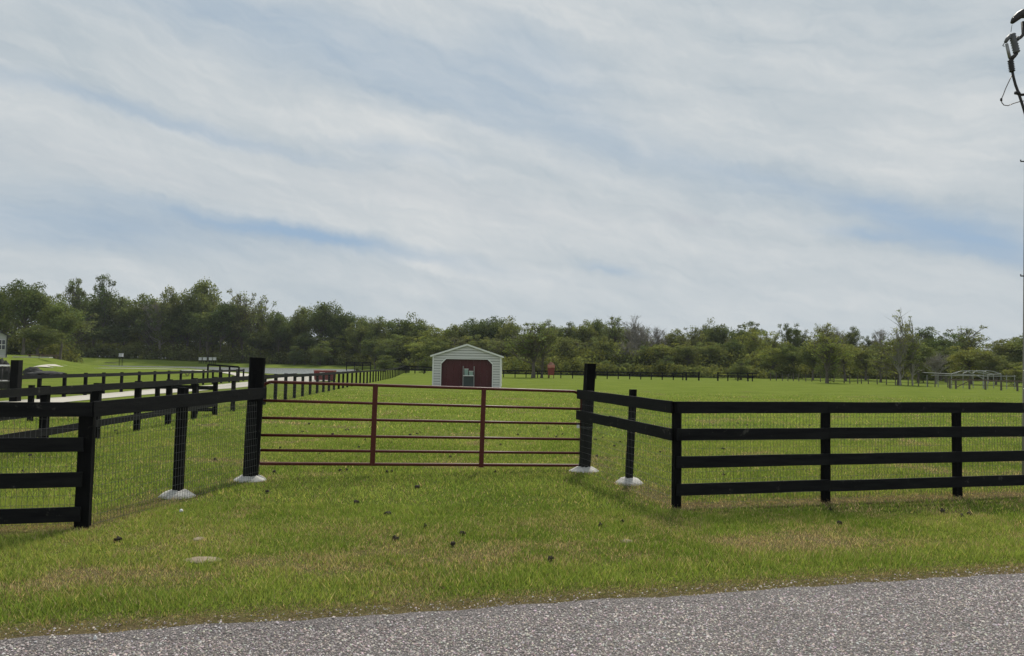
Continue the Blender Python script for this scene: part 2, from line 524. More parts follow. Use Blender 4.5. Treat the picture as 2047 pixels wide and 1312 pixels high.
mt, t, o = new_mat('pale_gravel'); M['gravel'] = mt
pos = geo_pos(t)
c = t.mix(t.noise(pos, 3.0, 6, 0.7), (0.36, 0.33, 0.27), (0.58, 0.55, 0.48))
c = t.mix(t.ramp(t.noise(t.vmath('MULTIPLY', pos, (1, 0.2, 1)), 0.8, 4), [(0.5, 0.0), (0.75, 0.5)]), c, (0.27, 0.24, 0.18))
p = t.new('ShaderNodeBsdfPrincipled'); p.inputs['Roughness'].default_value = 0.95
t.put(p.inputs['Base Color'], c); t.put(p.inputs['Normal'], bump(t, t.noise(pos, 30, 5), 0.6, 0.02))
t.l.new(p.outputs[0], o.inputs[0])

mt, t, o = new_mat('pond_surface'); M['water'] = mt
pos = geo_pos(t)
p = t.new('ShaderNodeBsdfPrincipled'); p.inputs['Roughness'].default_value = 0.3
t.put(p.inputs['Base Color'], (0.14, 0.15, 0.14)); p.inputs['IOR'].default_value = 1.33
t.put(p.inputs['Normal'], bump(t, t.noise(t.vmath('MULTIPLY', pos, (0.6, 1.4, 1)), 2.2, 5, 0.6), 1.0, 0.3))
t.l.new(p.outputs[0], o.inputs[0])

# ------------------------------------------------------------------ key ground positions
R0 = gp(0, 1278); R2 = gp(2047, 1146)
rd = (R2 - R0); rd.z = 0; rd.normalize()                    # road direction
rn = Vector((-rd.y, rd.x, 0))                               # towards the field
def road_s(x, y):
    """distance beyond the road edge, positive on the grass"""
    w_ = 0.05 * (vnoise(x, y, 0.9, 3, 5) - 0.5) * 2 + 0.035 * (vnoise(x, y, 6, 2, 6) - 0.5) * 2
    return (x - R0.x) * rn.x + (y - R0.y) * rn.y + w_


LC = gp(165, 1056); RC = gp(1352, 1014)                     # fence corners
LP = gp(355, 993); LG = gp(500, 960)                        # left wing: mid post, gate post
RG = gp(1168, 942); RP = gp(1257, 967)
FL = LC + (RC - LC).normalized() * -4.9                     # left end, outside the frame
RF1 = vp(1650, 1000, LC, RC); RF2 = vp(1914, 983, LC, RC); RF3 = RF2 + (RF2 - RF1)
for q in (RF1, RF2, RF3, FL): q.z = 0


def seg_d(x, y, A, B):
    ex, ey = B[0] - A[0], B[1] - A[1]
    t_ = np.clip(((x - A[0]) * ex + (y - A[1]) * ey) / (ex * ex + ey * ey), 0, 1)
    return np.hypot(x - A[0] - t_ * ex, y - A[1] - t_ * ey)


def dryness(x, y):
    """0 fresh green .. 1 bare: dry strips under the fences, worn verge, brown road edge"""
    d = 0.85 * np.exp(-(seg_d(x, y, RC, RF3) / 0.26) ** 2)
    d = np.maximum(d, 0.8 * np.exp(-(seg_d(x, y, FL, LC) / 0.24) ** 2))
    d = np.maximum(d, 0.6 * np.exp(-(seg_d(x, y, RP, RC) / 0.3) ** 2))
    d = np.maximum(d, 0.5 * np.exp(-(seg_d(x, y, LC, LP) / 0.28) ** 2))
    for q in (LP, LG, RG, RP): d = np.maximum(d, 0.7 * np.exp(-(np.hypot(x - q.x, y - q.y) / 0.36) ** 2))
    s_ = road_s(x, y)
    n = vnoise(x, y, 1.5, 4, 1)
    n2_ = vnoise(x, y, 0.55, 3, 2)
    verge = np.exp(-((s_ - 1.45) / 0.5) ** 2) * (0.42 + 0.6 * n2_)
    band = np.exp(-((s_ - 2.5) / 0.8) ** 2) * 0.35
    d = np.maximum(d * (0.55 + 0.8 * n), 0)
    d = np.maximum(d, ss(0.34, 0.62, n) * (verge + band))
    d = np.maximum(d, ss(0.28, -0.02, s_) * 0.0 + (1 - ss(0.08, 0.42, s_)) * (0.62 + 0.4 * n))
    d = np.maximum(d, ss(0.62, 0.82, vnoise(x, y, 0.8, 4, 9)) * 0.55 * (y < 60))
    return np.clip(d, 0, 1)


# ------------------------------------------------------------------ ground sheet
def axis(lo, hi, fa, fb, step, grow=1.12):
    v = list(np.arange(fa, fb + 1e-6, step))
    s_ = step; x = fb
    while x < hi: s_ *= grow; x += s_; v.append(x)
    s_ = step; x = fa; pre = []
    while x > lo: s_ *= grow; x -= s_; pre.append(x)
    return np.array(pre[::-1] + v)


xs = axis(-900, 900, -14, 14, 0.2, 1.07)
ys = axis(-120, 1800, 3.0, 24, 0.2, 1.045)
X, Y = np.meshgrid(xs, ys)
Z = height(X, Y)
nx, ny = len(xs), len(ys)
co = np.stack([X.ravel(), Y.ravel(), Z.ravel()], 1)
ii = np.arange(nx * ny).reshape(ny, nx)
quads = np.stack([ii[:-1, :-1].ravel(), ii[:-1, 1:].ravel(), ii[1:, 1:].ravel(), ii[1:, :-1].ravel()], 1)


def np_mesh(name, verts, faces, mat, tint=None, attr='tint'):
    me = bpy.data.meshes.new(name)
    n, k = faces.shape
    me.vertices.add(len(verts)); me.vertices.foreach_set('co', verts.astype(np.float32).ravel())
    me.loops.add(n * k); me.loops.foreach_set('vertex_index', faces.astype(np.int32).ravel())
    me.polygons.add(n); me.polygons.foreach_set('loop_start', (np.arange(n) * k).astype(np.int32))
    me.materials.append(mat)
    if tint is not None:
        a = me.color_attributes.new(attr, 'FLOAT_COLOR', 'POINT')
        c4 = np.ones((len(verts), 4), np.float32); c4[:, :3] = tint
        a.data.foreach_set('color', c4.ravel())
    me.update(calc_edges=True)
    return me


dcol = np.zeros((len(co), 3))
dcol[:, 0] = dryness(co[:, 0], co[:, 1]) * (1 - ss(60, 90, co[:, 1]))
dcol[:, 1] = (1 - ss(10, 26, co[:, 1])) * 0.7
gme = np_mesh('ground', co, quads, M['turf'], dcol, 'dry')
gme.polygons.foreach_set('use_smooth', [True] * len(gme.polygons))
ground = link('ground', gme); tag(ground, kind='structure')

# road
L = np.arange(-90, 110, 0.09)
wv = []
for k, off in enumerate((0.0, -0.25, -6.3, -6.5)):
    px_ = R0.x + rd.x * L + rn.x * off; py_ = R0.y + rd.y * L + rn.y * off
    if k == 0:
        jag = 0.05 * (vnoise(px_, py_, 0.9, 3, 5) - 0.5) * 2 + 0.05 * (vnoise(px_, py_, 6, 3, 6) - 0.5) * 2
        px_ = px_ - rn.x * jag; py_ = py_ - rn.y * jag
    wv.append(np.stack([px_, py_, np.full(len(L), (0.005, 0.014, 0.014, 0.005)[k])], 1))
wv = np.concatenate(wv); nL = len(L)
fs = []
for k in range(3):
    a = np.arange(nL - 1) + k * nL
    fs.append(np.stack([a + nL, a + nL + 1, a + 1, a], 1))
road = link('road', np_mesh('road', wv, np.concatenate(fs), M['chip'])); tag(road, kind='structure')


def ribbon(name, mat, pts_l, pts_r, lift=0.02, sub=6):
    """ground-hugging strip between two edge lines"""
    def dens(P):
        o_ = []
        for a, b in zip(P[:-1], P[1:]):
            for i in range(sub): o_.append((a[0] + (b[0] - a[0]) * i / sub, a[1] + (b[1] - a[1]) * i / sub))
        return o_ + [P[-1]]
    A, B = dens(pts_l), dens(pts_r)
    vs = []; fs = []
    cols = 5
    for a, b in zip(A, B):
        for i in range(cols):
            x = a[0] + (b[0] - a[0]) * i / (cols - 1); y = a[1] + (b[1] - a[1]) * i / (cols - 1)
            vs.append((x, y, h1(x, y) + lift))
    for r in range(len(A) - 1):
        for i in range(cols - 1):
            k = r * cols + i
            fs.append((k, k + 1, k + cols + 1, k + cols))
    me = bpy.data.meshes.new(name); me.from_pydata(vs, [], fs); me.materials.append(mat); me.update()
    o_ = link(name, me); tag(o_, kind='structure')
    return o_


def hp(px, py):
    """where the sight line through a point meets the terrain"""
    d = ray(px, py); d = d / d.y
    y = 3.0
    while y < 400:
        if EYE + d.z * y < h1(d.x * y, y): break
        y += 0.5 if y < 60 else 1.0
    return Vector((d.x * y, y, h1(d.x * y, y)))


# pale gravel lane between the two black fences
near = [(-40, 828), (120, 806), (300, 789), (465, 777), (540, 768), (610, 764.5), (672, 761)]
farp = [(-40, 806), (120, 795), (270, 781), (437, 769), (495, 763.5), (560, 756.5), (660, 753)]
lane = ribbon('gravel_lane', M['gravel'], [tuple(gp(*q).xy) for q in near], [tuple(gp(*q).xy) for q in farp])
cl = [hp(*q) for q in ((90, 735.2), (160, 736.2), (250, 737.2), (330, 738.2), (400, 741), (450, 745.5), (497, 753.5))]
lane2 = ribbon('gravel_road', M['gravel'], [(q.x, q.y - 2.3) for q in cl], [(q.x, q.y + 2.3) for q in cl], 0.04)

# pond
pme = bpy.data.meshes.new('pond_water')
cx_, cy_ = -70, 165
pv = [(x, y, POND_Z) for x, y in [(x + (x - cx_) * 0.0, y) for x, y in POND]]
pme.from_pydata(pv, [], [tuple(range(len(pv)))])
pme.materials.append(M['water']); pme.update()
pond = link('pond_water', pme); tag(pond, kind='structure')

# ------------------------------------------------------------------ board fences
def pole_box(mb, base, top, wdt, dpt, rz):
    """square post between two centres, slight unevenness"""
    ax = Vector((math.cos(rz), math.sin(rz), 0)); ay = Vector((-math.sin(rz), math.cos(rz), 0))
    vs = []
    n = 4
    for i in range(n + 1):
        c = Vector(base).lerp(Vector(top), i / n)
        j = 0.0035 if 0 < i < n else 0
        for u, v in ((-1, -1), (1, -1), (1, 1), (-1, 1)):
            vs.append(c + ax * (u * wdt / 2 + random.uniform(-j, j)) + ay * (v * dpt / 2 + random.uniform(-j, j)))
    fs = []
    for i in range(n):
        for k in range(4): fs.append((i * 4 + k, i * 4 + (k + 1) % 4, (i + 1) * 4 + (k + 1) % 4, (i + 1) * 4 + k))
    fs.append((3, 2, 1, 0)); fs.append(tuple(n * 4 + k for k in range(4)))
    mb.add(vs, fs)


def post(parent, p, h, wdt=0.11, dpt=0.11, rz=0.0, lean=(0, 0), rnd=False):
    b = Vector((p[0], p[1], h1(p[0], p[1]) - 0.05)); tp = Vector((p[0] + lean[0], p[1] + lean[1], b.z + 0.05 + h))
    mb = MB()
    if rnd:
        n = 6
        mb.tube([b.lerp(tp, i / n) for i in range(n + 1)], [wdt / 2 * (1 + random.uniform(-.015, .015)) for _ in range(n + 1)], 14)
    else: pole_box(mb, b, tp, wdt, dpt, rz)
    return mb.build('post', M['black_post'], parent)


def board(parent, a, b, za, zb, hgt=0.15, th=0.028, name='rail', mat='black_wood'):
    """rail from ground point a to ground point b with lower edge at za / zb above ground"""
    A = Vector((a[0], a[1], h1(a[0], a[1]) + za + hgt / 2)); B = Vector((b[0], b[1], h1(b[0], b[1]) + zb + hgt / 2))
    n = max(2, int((B - A).length / 0.45)) if A.y < 30 else 1
    mb = MB(); mb.bar(A, B, th, hgt, seg=min(n, 8), jit=0.0025 if n > 1 else 0)
    return mb.build(name, M[mat], parent)


def mesh_wire(parent, a, b, z0, z1, off, pitch=0.051, vp_=0.102, wd=0.0026):
    a = Vector((a[0], a[1], 0)); b = Vector((b[0], b[1], 0)); d = (b - a).normalized(); n = Vector((-d.y, d.x, 0))
    a += n * off; b += n * off
    mb = MB(); ln = (b - a).length; k = int(ln / pitch)
    hw = wd / 2
    def thin(p, q, s1, s2):
        vs = [p + s1 * u + s2 * v for u, v in ((-hw, -hw), (hw, -hw), (hw, hw), (-hw, hw))] + [q + s1 * u + s2 * v for u, v in ((-hw, -hw), (hw, -hw), (hw, hw), (-hw, hw))]
        mb.add(vs, [(0, 1, 5, 4), (1, 2, 6, 5), (2, 3, 7, 6), (3, 0, 4, 7)])
    for i in range(k + 1):
        c = a + d * (i * pitch)
        wob = d * random.uniform(-.003, .003)
        thin(c + Vector((0, 0, z0)), c + wob + Vector((0, 0, z1)), d, n)
    z = z0; 
    while z <= z1 + 1e-3:
        m_ = 8; prev = a + Vector((0, 0, z)) + n * 0.0028
        for i in range(1, m_ + 1):
            c = a.lerp(b, i / m_) + Vector((0, 0, z + (random.uniform(-.006, .006) if i < m_ else 0))) + n * 0.0028
            thin(prev, c, n, Vector((0, 0, 1))); prev = c
        z += vp_
    o = mb.build('wire_mesh', M['galv'], parent); o['kind'] = 'stuff'
    return o


def footing(parent, p, rx, ry, h, seed):
    """flared white concrete collar poured round a post"""
    r_ = random.Random(seed); mb = MB(); n = 22
    prof = [(1.0, -0.02), (0.97, 0.008), (0.8, h * 0.42), (0.58, h * 0.8), (0.4, h), (0.0, h * 1.02)]
    vs = []
    rad = [1 + r_.uniform(-.13, .12) for _ in range(n)]
    rad = [(rad[i - 1] + rad[i] * 2 + rad[(i + 1) % n]) / 4 for i in range(n)]
    for f_, z in prof[:-1]:
        for k in range(n):
            t_ = 2 * math.pi * k / n; q = f_ * (rad[k] if f_ > .5 else 1)
            vs.append((p[0] + math.cos(t_) * rx * q, p[1] + math.sin(t_) * ry * q, z + (r_.uniform(-.008, .012) if f_ < .97 else 0)))
    vs.append((p[0], p[1], h))
    fs = []
    for i in range(len(prof) - 2):
        for k in range(n): fs.append((i * n + k, i * n + (k + 1) % n, (i + 1) * n + (k + 1) % n, (i + 1) * n + k))
    o = (len(prof) - 2) * n
    for k in range(n): fs.append((o + k, o + (k + 1) % n, len(vs) - 1))
    mb.add(vs, fs)
    return mb.build('concrete_footing', M['concrete'], parent, smooth=True)


fdir = (RC - LC); fdir.z = 0; fdir.normalize(); frz = math.atan2(fdir.y, fdir.x)
fn = Vector((-fdir.y, fdir.x, 0))            # away from the camera
H4 = [(0.155, 0.15), (0.515, 0.152), (0.87, 0.152), (1.218, 0.152)]


def front_rails(root, pts, a_in, b_in):
    """four boards per bay on the road side of the posts, butted at the posts"""
    for i in range(len(pts) - 1):
        a = Vector(pts[i]); b = Vector(pts[i + 1])
        sa = a_in if i == 0 else 0.002; sb = b_in if i == len(pts) - 2 else 0.002
        for z, hh in H4:
            dz = random.uniform(-.006, .006)
            A = a + fdir * sa - fn * (0.055 + 0.0155); B = b - fdir * sb - fn * (0.055 + 0.0155)
            board(root, A, B, z + dz, z + dz + random.uniform(-.008, .008), hh)


# right-hand fence: front run and wing to the gate
rf = thing('board_fence', RC, 'black four board fence with wire mesh to the right of the red gate', 'fence')
for q, ln in ((RC, (0.0, 0)), (RF1, (0.01, 0)), (RF2, (0.0, 0)), (RF3, (0, 0))):
    post(rf, q, 1.362 if q is not RC else 1.365, 0.095, 0.085, frz, ln)
front_rails(rf, [RC, RF1, RF2, RF3], -0.03, -0.4)
mesh_wire(rf, RC, RF3, 0.03, 1.24, 0.06)
post(rf, RP, 1.46, 0.092, 0.09, math.atan2(RC.y - RG.y, RC.x - RG.x), (0.055, 0.0))
post(rf, RG, 1.86, 0.16, 0.155, math.atan2(RC.y - RG.y, RC.x - RG.x), (0.085, 0.0))
wd_ = (RC - RG).normalized(); wn_ = Vector((-wd_.y, wd_.x, 0))
if wn_.y > 0: wn_ = -wn_                      # side seen by the camera
o_g = RG + wn_ * 0.107 - wd_ * 0.085; o_c = RC + wn_ * 0.083; o_p = o_g.lerp(o_c, (RP - RG).length / (RC - RG).length)
board(rf, o_g, o_c + wd_ * 0.02, 1.245, 1.215, 0.158)
board(rf, o_g + Vector((-0.01, 0, 0)), o_p + wd_ * -0.061, 0.885, 0.875, 0.158)
board(rf, o_p - wd_ * 0.057, o_c + wd_ * 0.02, 0.885, 0.86, 0.158)
mesh_wire(rf, RG - wd_ * 0.07 + wn_ * 0.084, RC + wn_ * 0.06, 0.03, 1.25, 0.0)
f1 = footing(rf, RG, 0.27, 0.25, 0.075, 1); f2 = footing(rf, RP, 0.23, 0.23, 0.09, 2)

# left-hand fence
lf = thing('board_fence', LC, 'black board fence with wire mesh and sloping single top rail left of the red gate', 'fence')
post(lf, LC, 1.30, 0.14, 0.11, frz)
post(lf, FL, 1.34, 0.13, 0.12, frz)
A_, B_ = FL, LC
for k, (z, hh) in enumerate([(0.085, 0.155), (0.448, 0.155), (0.82, 0.15), (1.19, 0.152)]):
    a = A_ - fn * 0.072; b = B_ - fn * 0.072 + fdir * (0.065 if k == 3 else -0.005)
    board(lf, a, b, z, z, hh)
mesh_wire(lf, FL, LC, 0.03, 1.22, 0.09)
lwd = (LG - LC).normalized(); lwn = Vector((lwd.y, -lwd.x, 0))
if lwn.y > 0: lwn = -lwn
lrz = math.atan2(lwd.y, lwd.x)
post(lf, LP, 1.445, 0.105, 0.10, lrz, (0.02, 0))
post(lf, LG, 1.865, 0.235, 0.22, lrz, (0.055, 0), rnd=True)
la = LC + lwn * 0.098 + lwd * 0.0; lb = LG + lwn * 0.148 + lwd * 0.12
board(lf, la - lwd * 0.04, lb, 1.185, 1.245, 0.165)
sgn = 1 if (Vector((-lwd.y, lwd.x, 0)) - lwn).length < 1 else -1
mesh_wire(lf, LC + lwd * 0.07 + lwn * 0.072, LG + lwd * 0.07 + lwn * 0.122, 0.03, 1.2, 0.0)
f3 = footing(lf, LP, 0.24, 0.21, 0.085, 3); f4 = footing(lf, LG, 0.27, 0.23, 0.075, 4)
mb = MB(); mb.box(dp(1169, 934, RG.y - 0.125), (0.012, 0.004, 0.012)); mb.build('insulator_stub', M['white_paint'], rf)

# ------------------------------------------------------------------ red tube gate
GL = LG + Vector((0.07, 0.125, 0)); GR = RG + Vector((-0.045, 0.155, 0))
gate = thing('tube_gate', Vector((GL.x, GL.y, 0)), 'red tubular steel farm gate with six bars, closed between tall black posts', 'gate')
gz_l = [1.495, 1.205, 0.937, 0.672, 0.44, 0.235]; gz_r = [1.362, 1.06, 0.80, 0.53, 0.29, 0.075]
def gpt(f, z0, z1): return Vector((GL.x + (GR.x - GL.x) * f, GL.y + (GR.y - GL.y) * f, z0 + (z1 - z0) * f))
W_ = (GR - GL).length
for k in range(1, 5):
    mb = MB(); mb.tube([gpt(0.0, gz_l[k], gz_r[k]), gpt(0.33, gz_l[k], gz_r[k]), gpt(0.67, gz_l[k], gz_r[k]), gpt(1, gz_l[k], gz_r[k])], 0.0225, 10)
    mb.build('bar', M['gate_red'], gate, True)
r = 0.17
pts = []
def corner(f0, z_t, side):
    o = []
    for i in range(7):
        a = math.pi / 2 * i / 6
        if side < 0: o.append((f0 + (r - r * math.sin(a)) / W_, -(r - r * math.cos(a))))
        else: o.append((f0 - (r - r * math.sin(a)) / W_, -(r - r * math.cos(a))))
    return o
def P_(f, dz, top=True):
    zt = gz_l[0] + (gz_r[0] - gz_l[0]) * f; zb = gz_l[5] + (gz_r[5] - gz_l[5]) * f
    return Vector((GL.x + (GR.x - GL.x) * f, GL.y + (GR.y - GL.y) * f, (zt if top else zb) + dz))
rb_ = 0.045
frame = [P_(0, rb_, False)]
frame += [P_(0, -r, True)]
for i in range(1, 7):
    a = math.pi / 2 * i / 6
    frame.append(P_((r - r * math.cos(a)) / W_, -r + r * math.sin(a)))
for f in (0.2, 0.4, 0.6, 0.8): frame.append(P_(f, 0))
for i in range(0, 7):
    a = math.pi / 2 * i / 6
    frame.append(P_(1 - (r - r * math.sin(a)) / W_, -r + r * math.cos(a)))
frame.append(P_(1, rb_, False))
for i in range(1, 7):
    a = math.pi / 2 * i / 6
    frame.append(P_(1 - (rb_ - rb_ * math.cos(a)) / W_, rb_ - rb_ * math.sin(a), False))
for f in (0.75, 0.5, 0.25): frame.append(P_(f, 0, False))
for i in range(0, 7):
    a = math.pi / 2 * i / 6
    frame.append(P_((rb_ - rb_ * math.sin(a)) / W_, rb_ - rb_ * math.cos(a), False))
mb = MB(); mb.tube(frame, 0.0255, 10); mb.build('frame', M['gate_red'], gate, True)
for (xt, yt, xb, yb) in ((751.5, 768, 745, 931), (967.5, 778, 962, 934)):
    a = vp(xt, yt, GL, GR); b = vp(xb, yb, GL, GR)
    mb = MB(); mb.bar(a + Vector((0, -0.028, 0)), b + Vector((0, -0.028, 0)), 0.03, 0.078, up=(1, 0, 0), seg=2)
    mb.build('brace', M['gate_red'], gate)
for f_, z in ((0.0, 1.22), (0.0, 0.42)):
    mb = MB(); q = gpt(0, z, z); mb.tube([q + Vector((-0.09, -0.01, 0)), q + Vector((-0.0, 0, 0))], 0.014, 8)
    mb.tube([q + Vector((0, 0, -0.05)), q + Vector((0, 0, 0.05))], 0.034, 10)
    mb.build('hinge', M['grey_pipe'], gate, True)

# chain with padlock round the right gate post
cz = 1.8 - (851 - 733.2) / 114.5
ch = thing('gate_chain', Vector((RG.x, RG.y - 0.12, cz)), 'galvanised chain with pale padlock round the right gate post', 'chain')
def link_ring(mb, c, ax, up, l=0.03, w__=0.012, r_=0.0035):
    pts_ = [c + ax * (l / 2 * math.cos(t_)) + up * (w__ * math.sin(t_)) for t_ in [2 * math.pi * k / 10 for k in range(11)]]
    mb.tube(pts_, r_, 5, cap=False)
x0 = RG.x + 0.03
for i in range(9):
    c = Vector((x0 - 0.115 + i * 0.028, RG.y - 0.108 - 0.0, cz - 0.012 * math.sin(i / 8 * math.pi) - i * 0.0008))
    mb = MB(); link_ring(mb, c, Vector((1, 0, 0)), Vector((0, 0.55, 0.83)) if i % 2 else Vector((0, -0.55, 0.83)))
    mb.build('link', M['galv'], ch, True)
mb = MB(); pc = Vector((x0 - 0.155, RG.y - 0.10, cz + 0.002))
mb.box(pc, (0.045, 0.024, 0.055)); mb.build('padlock_body', M['stone'], ch)
mb = MB(); mb.tube([pc + Vector((0.018 * math.cos(a), 0, 0.028 + 0.03 * math.sin(a))) for a in [math.pi * k / 8 for k in range(9)]], 0.005, 6); mb.build('shackle', M['galv'], ch, True)

# ------------------------------------------------------------------ paddock fence receding on the left (fence A)
A1 = gp(278, 861.4); A2 = gp(695, 774.5); ad = (A2 - A1).normalized(); arz = math.atan2(ad.y, ad.x)
def online(px, A, B):
    p = vp(px, 740, A, B); p.z = 0; return p
pf = thing('paddock_fence', A1, 'long black post and rail fence receding behind the left end of the red gate', 'fence')
apx = [-50, 93, 197, 278, 340, 391, 432, 468, 501, 530, 552, 572, 590, 606, 621, 635, 647.5, 658.5, 668.5, 678, 686.5, 695]
AP = [online(x, A1, A2) for x in apx]
sp = 2.5
while AP[-1].y < 128: AP.append(AP[-1] + ad * sp)
an = Vector((ad.y, -ad.x, 0))                                   # field side
for i, q in enumerate(AP):
    post(pf, q, 1.27 if i < 12 else 1.2, 0.13, 0.13, arz)
for i in range(len(AP) - 1):
    a, b = AP[i] + an * 0.08, AP[i + 1] + an * 0.08
    board(pf, a + ad * .003, b - ad * .003, 1.1 if i < 12 else 1.05, 1.1 if i < 12 else 1.05, 0.15)
    if i < 6: board(pf, a + ad * .003, b - ad * .003, 0.30, 0.30, 0.15); 
    if i < 2: board(pf, a + ad * .003, b - ad * .003, 0.70, 0.70, 0.14)
mesh_wire(pf, AP[6], AP[18], 0.05, 1.1, -0.08, 0.1, 0.15, 0.003)

# cross fence joining it
E1 = AP[6].copy(); E0 = gp(184, 836); E2 = gp(313, 829.5)
cf = thing('cross_fence', E0, 'low black rail fence crossing from the left edge to join the paddock fence', 'fence')
EP = [gp(60, 842), E0, E2, gp(391, 829.8)]
for q in EP: post(cf, q, 1.03, 0.12, 0.12, 0.05)
for a, b, z in ((EP[0], EP[1], 0.74), (EP[1], EP[2], 0.86), (EP[2], EP[3], 0.86), (EP[3], E1, 0.84)):
    board(cf, a + Vector((0.003, -0.078, 0)), b + Vector((-0.003, -0.078, 0)), z, z, 0.13)
    board(cf, a + Vector((0.003, -0.078, 0)), b + Vector((-0.003, -0.078, 0)), 0.12, 0.12, 0.12)

# fence B beyond the lane
B1 = gp(80, 799); B2 = gp(474, 763); bd = (B2 - B1).normalized(); brz = math.atan2(bd.y, bd.x)
bf = thing('lane_fence', B1, 'black rail fence on the far side of the pale gravel lane, left of the pond', 'fence')
bpx = [33, 80, 130, 172, 208, 244, 279, 310, 338, 362, 385, 407, 426, 443, 459, 474, 487]
BP = [online(x, B1, B2) for x in bpx]
for i, q in enumerate(BP[1:]): post(bf, q, 1.13, 0.13, 0.13, brz)
for i in range(len(BP) - 1):
    a, b = BP[i] + Vector((bd.y, -bd.x, 0)) * 0.08, BP[i + 1] + Vector((bd.y, -bd.x, 0)) * 0.08
    board(bf, a, b, 0.92, 0.92, 0.17)
    if i < 9: board(bf, a, b, 0.25, 0.25, 0.14)
post(bf, BP[0], 1.72, 0.34, 0.3, brz)
# grey pipe gate hung on the big post at the left edge
pgt = thing('pipe_gate', BP[0] + Vector((-0.3, 0, 0)), 'grey pipe gate with thin uprights hung on the thick black post at the left edge', 'gate')
g0 = BP[0] + Vector((-0.22, -0.1, 0)); g1 = g0 + Vector((-3.0, -0.3, 0))
for z in (1.48, 0.85, 0.2):
    mb = MB(); mb.tube([g0 + Vector((0, 0, z)), g1 + Vector((0, 0, z + 0.02))], 0.035, 8); mb.build('bar', M['white_paint' if z > 1.4 else 'grey_pipe'], pgt, True)
for i in range(12):
    q = g0.lerp(g1, (i + .1) / 12); mb = MB(); mb.tube([q + Vector((0, 0, 0.2)), q + Vector((0, 0, 1.47))], 0.022, 6); mb.build('upright', M['black_rubber'], pgt, True)

# small pen rail by the pond
pen = thing('pen_fence', gp(440, 755), 'short black pen rail standing at the end of the gravel lane near the pond', 'fence')
pq = [dp(416, 729, 66), dp(440, 730.5, 66), dp(459, 732, 66), dp(478, 733.5, 66)]
for q in pq: post(pen, (q.x, q.y), q.z, 0.12, 0.12)
for a, b in zip(pq[:-1], pq[1:]):
    mb = MB(); mb.bar(a - Vector((0, .08, 0.02)), b - Vector((0.002, .08, 0.02)), 0.04, 0.16); mb.build('rail', M['black_wood'], pen)
# ------------------------------------------------------------------ far field fence D
dpx = [830, 848, 1007, 1030, 1052, 1075, 1098, 1121.5, 1145, 1168, 1191.5, 1214, 1236, 1259, 1281, 1302, 1324, 1346, 1365]
DY = 114.0
ff_ = thing('field_fence', at(1100, DY), 'long low black fence along the far edge of the field below the trees', 'fence')
DP_ = [at(x, DY + 0.5 * (x < 860)) for x in (812, 830, 848, 872, 895, 918, 940, 962, 985)] + [at(x, DY) for x in dpx[2:]]
for q in DP_: post(ff_, q, 1.12, 0.14, 0.14)
for a, b in zip(DP_[:-1], DP_[1:]):
    for z in (0.98, 0.55): board(ff_, a - Vector((-.003, .09, 0)), b - Vector((.003, .09, 0)), z, z, 0.15)
pn = thing('fence_panel', at(1380, DY - 1), 'short heavy black rail panel ending the far field fence, left of the gap', 'fence')
for x in (1372, 1397): post(pn, at(x, DY - 1), 1.3, 0.2, 0.2)
for z in (1.1, 0.6): board(pn, at(1366, DY - 1.12), at(1399, DY - 1.12), z, z, 0.14)
pn2 = thing('fence_panel', at(1475, DY - 2), 'longer heavy black rail panel right of the gap in the far field fence', 'fence')
for x in (1435, 1455, 1475, 1495, 1504): post(pn2, at(x, DY - 2), 1.3, 0.2 if x in (1435, 1495) else 0.14, 0.14)
for z in (1.12, 0.7): board(pn2, at(1434, DY - 2.1), at(1513, DY - 2.1), z, z, 0.15)

# wire fence with wooden posts along the right treeline
wf = thing('wire_fence', at(1700, 100), 'old wire fence with thin wooden posts below the trees at right', 'fence')
WP = []
for x, by in [(1540, 761), (1552, 761.3), (1564, 761.7), (1575, 762), (1586, 762.4), (1597, 762.7), (1611, 763), (1623, 763.3), (1640, 764), (1667, 765), (1687.5, 766.5), (1699, 767), (1714.6, 767.5), (1722, 767.8), (1736, 768), (1753.6, 768.8), (1772, 769.5), (1790, 770.5), (1815.5, 771.5), (1836, 772.8), (1854.5, 773.5), (1869, 774), (1895, 775)]:
    q = hp(x, by); WP.append(q)
    mb = MB(); hh = random.uniform(1.1, 1.35); mb.tube([q - Vector((0, 0, .05)), q + Vector((random.uniform(-.06, .06), 0, hh))], [0.075, 0.06], 6)
    mb.build('post', M['bark'], wf)
for z in (0.35, 0.7, 1.05):
    mb = MB()
    for a, b in zip(WP[:-1], WP[1:]): mb.tube([a + Vector((0, 0, z)), b + Vector((0, 0, z))], 0.012, 3)
    mb.build('wire', M['galv'], wf)
# pen at right with top rail
pr = thing('pen_fence', hp(1970, 780), 'brown post and rail horse pen at the right end of the field', 'fence')
PP = [hp(*q) for q in ((1899, 777.5), (1911, 777.8), (1938, 778.5), (1970, 779.8), (2001.5, 781), (2034, 782.6), (2066, 784))]
for q in PP:
    mb = MB(); mb.tube([q - Vector((0, 0, .05)), q + Vector((random.uniform(-.03, .03), 0, 1.12))], [0.1, 0.09], 7); mb.build('post', M['bark'], pr)
for a, b in zip(PP[:-1], PP[1:]):
    mb = MB(); mb.bar(a + Vector((0, -.1, 1.02)), b + Vector((-.003, -.1, 1.02)), 0.04, 0.13); mb.build('rail', M['plank'], pr)
    mb = MB(); mb.bar(a + Vector((0, -.1, 0.45)), b + Vector((-.003, -.1, 0.45)), 0.03, 0.05); mb.build('rail', M['plank'], pr)
mb = MB(); a, b = PP[1], PP[2]; mb.bar(a + Vector((0, -.16, .2)), b + Vector((0, -.16, .95)), 0.03, 0.09); mb.build('brace', M['plank'], pr)

